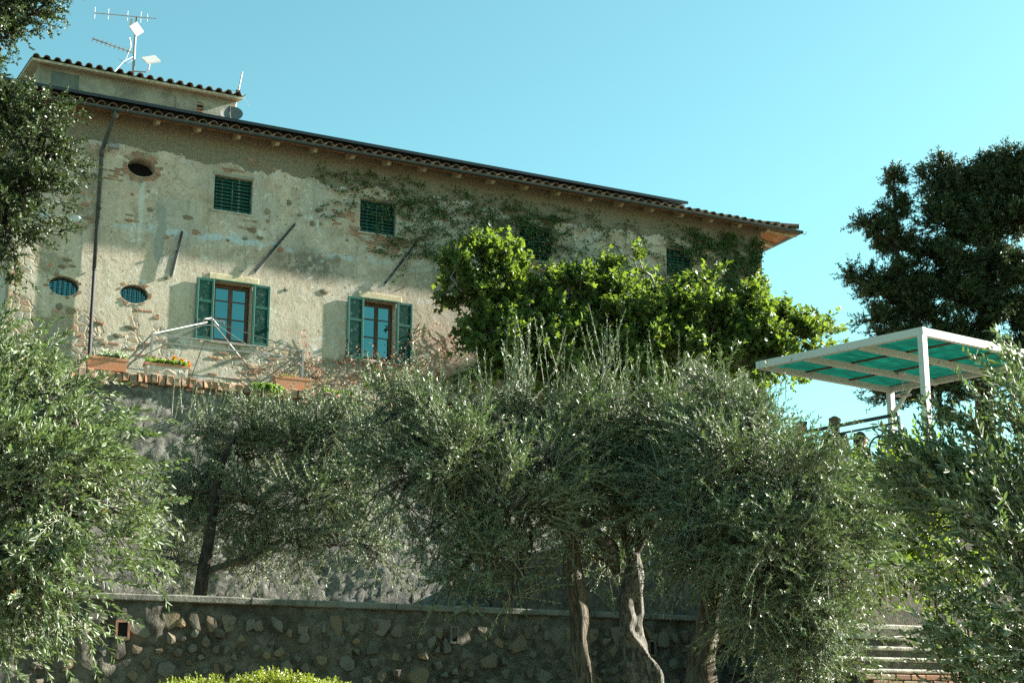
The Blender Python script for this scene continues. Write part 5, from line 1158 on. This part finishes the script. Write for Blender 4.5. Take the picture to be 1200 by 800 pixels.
# ------------------------------------------------------------------ fig tree against the house
fb = at(735, 520, 38.5); fb[2] = 7.9
tG = [fb, fb + (0, 0, .9), fb + (.1, 0, 1.6)]
sC = tG[-1]
lim = []
for e in ((560, 380, 37.3), (620, 340, 37.7), (700, 330, 38.3), (790, 360, 38.9), (870, 370, 39.5), (930, 390, 39.9)): lim.append(np.array([sC, (sC + at(*e)) / 2 + (0, 0, .35), at(*e)]))
clG = [cl(528, 326, 36.9, 0.59, root=lim[0][2]), cl(560, 306, 37.1, 0.54, root=lim[1][2]), cl(590, 306, 37.3, 0.45, root=lim[1][2]), cl(555, 355, 37.1, 0.59, root=lim[0][2]), cl(575, 400, 36.7, 0.80, root=lim[0][2]), cl(620, 370, 37.5, 0.75, root=lim[1][2]), cl(640, 420, 37.2, 0.80, root=lim[1][1]), cl(665, 345, 37.8, 0.70, root=lim[2][2]), cl(690, 385, 38.0, 0.86, root=lim[2][2]), cl(715, 335, 38.2, 0.59, .25, root=lim[2][2]),
       cl(740, 400, 37.9, 0.91, root=lim[3][1]), cl(790, 370, 38.7, 0.80, root=lim[3][2]), cl(830, 345, 39.0, 0.64, root=lim[3][2]), cl(800, 420, 38.3, 0.91, root=lim[3][1]), cl(850, 385, 39.1, 0.86, root=lim[4][2]), cl(880, 360, 39.3, 0.64, root=lim[4][2]), cl(900, 400, 39.0, 0.80, root=lim[4][2]), cl(930, 385, 39.7, 0.64, root=lim[5][2]), cl(955, 400, 39.4, 0.48, root=lim[5][2]), cl(870, 430, 38.8, 0.80, root=lim[4][1]),
       cl(600, 335, 37.4, 0.54, root=lim[1][2]), cl(560, 430, 36.6, 0.54, root=lim[0][1]), cl(700, 430, 37.6, 0.86, root=lim[2][1]), cl(920, 435, 39.1, 0.59, root=lim[5][1]), cl(640, 385, 37.6, .65, root=lim[1][2]), cl(670, 405, 37.5, .75, root=lim[2][1]), cl(720, 375, 38.2, .75, root=lim[2][2]), cl(762, 385, 38.4, .85, root=lim[3][2]), cl(772, 350, 38.6, .5, root=lim[3][2]), cl(830, 400, 38.9, .85, root=lim[4][2]), cl(600, 400, 37.2, .75, root=lim[0][2]), cl(740, 440, 37.8, .8, root=lim[3][1]), cl(610, 445, 37, .7, root=lim[1][1]), cl(715, 318, 38.4, .35, .05, root=lim[2][2]), cl(745, 312, 38.6, .3, .035, root=lim[3][2]), cl(690, 330, 38.2, .3, .05, root=lim[2][2]), cl(975, 385, 40.0, 0.21, .04, root=lim[5][2])]
tree('fig_tree', 'broad fig tree with bright yellow green lobed leaves in front of the farmhouse', 'tree', tuple(fb), [(tG, [.2, .17, .13], M['figbark'])] + [(l, [.09, .065, .03], M['figbark']) for l in lim], clG, 107, M['fig'], M['figbark'],
     6500, (.25, .65), 8, .165, .145, 'fig', up=.55, out=.8, rnd=.5, grav=.0, n_br=10, br_r=.022, limb_r=.045, spread=1.1, twig_r=.007, twigmat=M['figbark'], face_up=.7, groove=.08)
# ------------------------------------------------------------------ holm oak, top left
tH = [at(-190, 900, 19), at(-180, 500, 19), at(-120, 250, 19), at(-60, 130, 19), at(-50, 0, 19)]
clH = [cl(0, 10, 19, .55, root=tH[4]), cl(40, 15, 19, .36, root=tH[4]), cl(62, 3, 19, .16, .06, root=tH[4]), cl(10, 45, 19, .42, root=tH[4]), cl(-20, 70, 19, .3, root=tH[3]),
       cl(20, 140, 19, .48, root=tH[3]), cl(55, 140, 19, .40, root=tH[3]), cl(45, 180, 18.7, .52, root=tH[3]), cl(75, 185, 19, .28, root=tH[3]), cl(20, 220, 18.6, .62, root=tH[2]), cl(60, 225, 18.8, .36, root=tH[2]), cl(15, 275, 18.7, .55, root=tH[2]), cl(50, 270, 18.9, .30, root=tH[2]), cl(5, 315, 18.8, .28, root=tH[2]), cl(-30, 250, 19, .7, root=tH[2]), cl(-40, 150, 19, .6, root=tH[3]), cl(-40, 30, 19, .6, root=tH[4]), cl(8, 110, 19, .2, .06, root=tH[3]), cl(85, 180, 18.9, .12, .03, root=tH[3]), cl(-120, 60, 19, .75, .3, root=tH[4]), cl(-110, 180, 19, .8, .3, root=tH[3]), cl(-200, 120, 19.2, .9, .35, root=tH[3]), cl(-190, 240, 19.2, .8, .3, root=tH[2]), cl(-70, -60, 19, .7, .25, root=tH[4])]
tree('holm_oak', 'dark evergreen oak overhanging the top left corner before the roof', 'tree', tuple(at(-190, 900, 19) * (1, 1, 0) + (0, 0, 1.1)), [(tH, [.3, .26, .2, .14, .07], M['bark'])], clH, 108, M['oak'], M['bark'],
     3500, (.16, .36), 20, .055, .030, up=.35, out=.9, rnd=.6, grav=-.05, n_br=14, br_r=.012, limb_r=.05, spread=1.0, twigmat=M['bark'])
# ------------------------------------------------------------------ dark conifer behind the pergola
cb = at(1150, 600, 46); cb[2] = 4.9
tI = [cb, at(1152, 400, 47.4), at(1165, 230, 47.2), at(1185, 195, 46.5)]; tI2 = [at(1150, 450, 46), at(1075, 380, 45.5), at(1052, 300, 45.5), at(1047, 215, 45.5)]
def ct(k): return tI[1] + (tI[2] - tI[1]) * k
clI = [cl(1048, 215, 45.5, (.22, .22, .35), .12, root=tI2[3]), cl(1048, 245, 45.5, (.40, .4, .4), root=tI2[2]), cl(1052, 285, 45.5, (.62, .6, .45), root=tI2[2]), cl(1020, 265, 45.5, (.55, .4, .22), root=tI2[2]), cl(1003, 262, 45.5, (.22, .2, .12), .04, root=tI2[2]), cl(1062, 325, 45.5, (.9, .8, .45), root=tI2[1]), cl(1010, 325, 45.3, (.5, .4, .22), root=tI2[1]), cl(996, 320, 45.3, (.2, .2, .12), .04, root=tI2[1]), cl(1030, 345, 45.3, (.7, .5, .3), root=tI2[1]),
       cl(1080, 365, 45.5, (1.0, .9, .5), root=tI2[1]), cl(1025, 378, 45.3, (.6, .5, .22), root=tI2[1]), cl(1050, 400, 45.3, (.9, .7, .4), root=tI2[1]), cl(1085, 215, 46, (.42, .5, .4), root=ct(.8)), cl(1110, 230, 46, (.8, .8, .6), root=ct(.8)), cl(1140, 220, 46, (.8, .8, .5), root=ct(.9)), cl(1165, 200, 46, (.6, .6, .45), root=ct(1)), cl(1185, 185, 46, (.6, .5, .3), root=tI[3]), cl(1215, 190, 46, (.6, .6, .4), root=tI[3]), cl(1105, 265, 45.5, (.9, .9, .6), root=ct(.6)),
       cl(1150, 265, 45.5, (1.1, 1, .7), root=ct(.6)), cl(1195, 260, 45.5, (.9, .9, .6), root=ct(.6)), cl(1110, 310, 45.2, (1.0, 1, .6), root=ct(.45)), cl(1160, 315, 45, (1.2, 1, .7), root=ct(.4)), cl(1210, 320, 45.2, (1.0, 1, .7), root=ct(.4)), cl(1120, 355, 45, (1.1, 1, .6), root=ct(.25)), cl(1175, 370, 45, (1.2, 1, .7), root=ct(.2)), cl(1225, 380, 45, (1.1, 1, .7), root=ct(.2)),
       cl(1060, 440, 45.5, (.9, .9, .45), root=tI[1]), cl(1110, 410, 45.2, (1.1, 1, .6), root=tI[1]), cl(1160, 430, 45, (1.2, 1, .7), root=tI[1]), cl(1215, 440, 45, (1.2, 1, .7), root=tI[1]), cl(1040, 468, 45.5, (.7, .7, .3), root=tI[1]), cl(1100, 470, 45.2, (1.1, 1, .5), root=tI[1]), cl(1015, 452, 45.5, (.4, .4, .2), root=tI[1]), cl(1100, 195, 46, (.45, .4, .25), .12, root=ct(.9)), cl(1195, 212, 45.8, (.6, .5, .4), root=ct(1)), cl(1172, 232, 45.8, (.7, .6, .45), root=ct(.9)), cl(1208, 232, 45.8, (.7, .6, .45), root=ct(.9)), cl(1085, 300, 45.4, (.6, .6, .5), root=ct(.5)), cl(1070, 350, 45.4, (.7, .6, .4), root=tI2[1])]
tree('conifer', 'tall dark ragged conifer rising behind the white pergola', 'tree', tuple(cb), [(tI, [.4, .28, .15, .05], M['bark']), (tI2, [.14, .11, .07, .03], M['bark'])], clI, 109, M['conifer'], M['bark'],
     15500, (.22, .55), 24, .115, .036, up=.10, out=.9, rnd=.5, grav=.06, n_br=14, br_r=.03, limb_r=.07, spread=.9, twig_r=.006, twigmat=M['bark'])
# ------------------------------------------------------------------ shrub under the platform, box hedge
sb = at(1135, 700, 20.5); sb[2] = 1.3
clJ = [cl(1040, 559, 20.6, .42, root=None), cl(1070, 544, 20.7, .34, root=None), cl(1030, 604, 20.4, .45, root=None), cl(1075, 594, 20.4, .45, root=None), cl(1050, 644, 20.3, .42, root=None), cl(1090, 634, 20.4, .4, root=None), cl(1010, 574, 20.6, .34, root=None), cl(1110, 584, 20.6, .45, root=None), cl(1015, 639, 20.4, .3, root=None), cl(1120, 654, 20.5, .4, root=None), cl(1060, 679, 20.6, .3, root=None), cl(1030, 690, 20.7, .26, root=None), cl(1095, 690, 20.7, .3, root=None)]
tree('shrub', 'leafy bright green shrub climbing before the platform wall under the pergola', 'shrub', tuple(sb), [([sb, at(1125, 650, 20.6), at(1100, 600, 20.6)], [.035, .03, .02], M['bark'])], clJ, 110, M['laurel'], M['bark'],
     800, (.2, .42), 12, .085, .05, 'diamond', up=.5, out=.8, rnd=.6, grav=-.1, n_br=9, br_r=.012, limb_r=.02, spread=1.0)
hc = at(300, 800, 13.0); hz = 2.00; hL = .95
hd_ = thing('box_hedge', 'low clipped yellow green box hedge at the bottom edge before the garden wall', 'hedge', (hc[0], hc[1], .72))
g = np.random.default_rng(120); n_t = 3000; hu = np.array((math.cos(YAW * .3), -math.sin(YAW * .3)))
hs = g.uniform(-hL, hL, n_t); hw = g.uniform(-.35, .35, n_t); hx = hc[0] + hs * hu[0] - hw * hu[1]; hy = hc[1] + hs * hu[1] + hw * hu[0]
ztop = hz + .035 * np.sin(hs * 4.1 + 1) + .02 * np.sin(hs * 9 + hw * 5) - .07 * (np.abs(hw) / .35) ** 3 - .05 * np.exp(-((hs + .25) / .08) ** 2) - .16 * np.clip((np.abs(hs) - hL + .3) / .3, 0, 1) ** 2
S = np.stack([hx, hy, ztop - g.uniform(.06, .30, n_t)], 1); D = unit(np.stack([g.normal(0, .35, n_t), g.normal(0, .35, n_t), np.ones(n_t)], 1))
V, F = twigs(S, D, g.uniform(.06, .14, n_t), 0, 18, .024, .015, 'diamond', g, .8); obj_np('leaves', V, F, M['box'], hd_)['kind'] = 'stuff'
V, F = stems_np(S - (0, 0, 1.1), np.tile([[0, 0, 1.0]], (n_t, 1)), np.full(n_t, 1.1), 0, .004); obj_np('stems', V, F, M['bark'], hd_)['kind'] = 'stuff'

# ------------------------------------------------------------------ climbers on the facade
def climber(name, label, walkers, seed, leafmat, n_per, ll, step_=.10, off=.02, leafprob=.8, base=(20, YF, 8), stem_r=.006, lw=.8, straight=.25, mask=None):
    g = np.random.default_rng(seed); th = thing(name, label, 'vine', base); stems = []; LP = []; LA = []
    for (x, z, ang, L, prob) in walkers:
        p = np.array((x, z)); a = ang; path = []
        for k in range(int(L / step_)):
            path.append((p[0], YF - off - .01 * g.random(), p[1])); a += g.normal(0, straight); a += .10 * math.sin(ang - a)
            p = p + step_ * np.array((math.cos(a), math.sin(a)))
            if p[1] > 16.5 or p[0] > 25.98 or p[0] < 3.9: break
            for _ in range(n_per):
                if g.random() < prob * leafprob:
                    LP.append((p[0] + g.normal(0, .05), YF - off - g.uniform(.01, .07), p[1] + g.normal(0, .05))); LA.append((g.normal(0, .6), -g.uniform(.1, .7), -g.uniform(.2, 1)))
        if len(path) > 3: stems.append(tube_np(path, np.linspace(stem_r, stem_r * .4, len(path)), 4))
    V, F = cat(stems); obj_np('stems', V, F, M['vinestem'], th)['kind'] = 'stuff'
    P = np.array(LP); A = unit(np.array(LA)); n_ = len(P); up = np.tile([[0.0, -1, .25]], (n_, 1)) + g.normal(0, .35, (n_, 3)); Wd = unit(np.cross(A, up)); N = unit(np.cross(Wd, A))
    V, F = leaf_mesh(P, A, Wd, N, g.uniform(.6, 1.3, n_) * ll, g.uniform(.6, 1.2, n_) * ll * lw, 'diamond'); obj_np('leaves', V, F, leafmat, th)['kind'] = 'stuff'
    return th
g = np.random.default_rng(200); wk = []
for _ in range(120):     # creeping mass on the right half, growing left and up
    x = g.uniform(16.0, 25.6); wk.append((x, g.uniform(13.6, 15.8), g.choice([R(150), R(120), R(180), R(80), R(30)]), g.uniform(1.0, 2.8), g.uniform(.25, .9) * (.75 if x < 22 else 1)))
for _ in range(46): wk.append((g.uniform(15.2, 19.5), g.uniform(15.2, 16.3), g.choice([R(190), R(170), R(200), R(230)]), g.uniform(.8, 2.2), g.uniform(.4, 1)))
for _ in range(26): wk.append((g.uniform(13.9, 15.6), g.uniform(14.6, 16.1), g.choice([R(185), R(200), R(215), R(170)]), g.uniform(.5, 1.4), g.uniform(.6, 1)))
for (x, z, a, L) in ((14.4, 15.85, 172, 3.2), (14.2, 15.7, 182, 2.6), (13.6, 16.2, 178, 2.4), (13.2, 16.35, 175, 2.1), (14.6, 16.25, 176, 3.3), (12.9, 16.05, 182, 1.9), (13.9, 15.5, 205, 1.0), (14.9, 14.6, 192, 1.9), (14.8, 14.42, 186, 1.7), (14.9, 15.0, 200, 1.2), (15.3, 16.0, 180, 2.0)): wk += [(x, z + g.normal(0, .05), R(a), L, .95) for _ in range(2)]
climber('climbing_ivy', 'green ivy creeping along the upper facade under the eaves toward the louvred windows', wk, 201, M['ivy'], 5, .085, leafprob=.60, off=.035)
wk = []
for _ in range(70): wk.append((g.uniform(24.4, 25.9), g.uniform(13.2, 15.9), g.choice([R(90), R(100), R(75), R(-80)]), g.uniform(.6, 1.8), .95))
for _ in range(16): wk.append((g.uniform(23.6, 25.4), g.uniform(15.4, 16.3), R(180), g.uniform(.5, 1.5), .9))
for _ in range(14): wk.append((g.uniform(17.3, 18.9), g.uniform(15.6, 16.1), g.choice([R(180), R(0), R(260)]), g.uniform(.3, .9), .9))
climber('climbing_ivy', 'thick dark ivy hanging at the right corner of the farmhouse beneath the eave', wk, 202, M['ivy'], 8, .085, leafprob=.9, off=.06, base=(25.2, YF, 8))
wk = []
for _ in range(80): wk.append((g.uniform(19.5, 24), g.uniform(12.4, 14.3), g.uniform(0, 6.28), g.uniform(.5, 1.6), g.uniform(.4, .9)))
for _ in range(40): wk.append((g.uniform(15.8, 19.5), g.uniform(13.2, 15.2), g.uniform(0, 6.28), g.uniform(.5, 1.6), g.uniform(.1, .35)))
climber('withered_vine', 'dry reddish vine stems on the wall between the upper right windows', wk, 203, M['redvine'], 3, .055, leafprob=.5, base=(21, YF, 8))
wk = []
for _ in range(46): wk.append((g.uniform(13.6, 15.6), g.uniform(10.6, 11.9), g.choice([R(100), R(60), R(140), R(20)]), g.uniform(.3, 1.1), g.uniform(.3, .9)))
for _ in range(44): wk.append((g.uniform(11.1, 13.8), g.uniform(10.3, 11.05), g.choice([R(170), R(10), R(60), R(120)]), g.uniform(.3, .9), g.uniform(.3, .9)))
climber('withered_vine', 'reddish withered creeper around the foot of the right shuttered window', wk, 204, M['redvine'], 4, .065, leafprob=.75, base=(13.4, YF, 8), lw=.6)
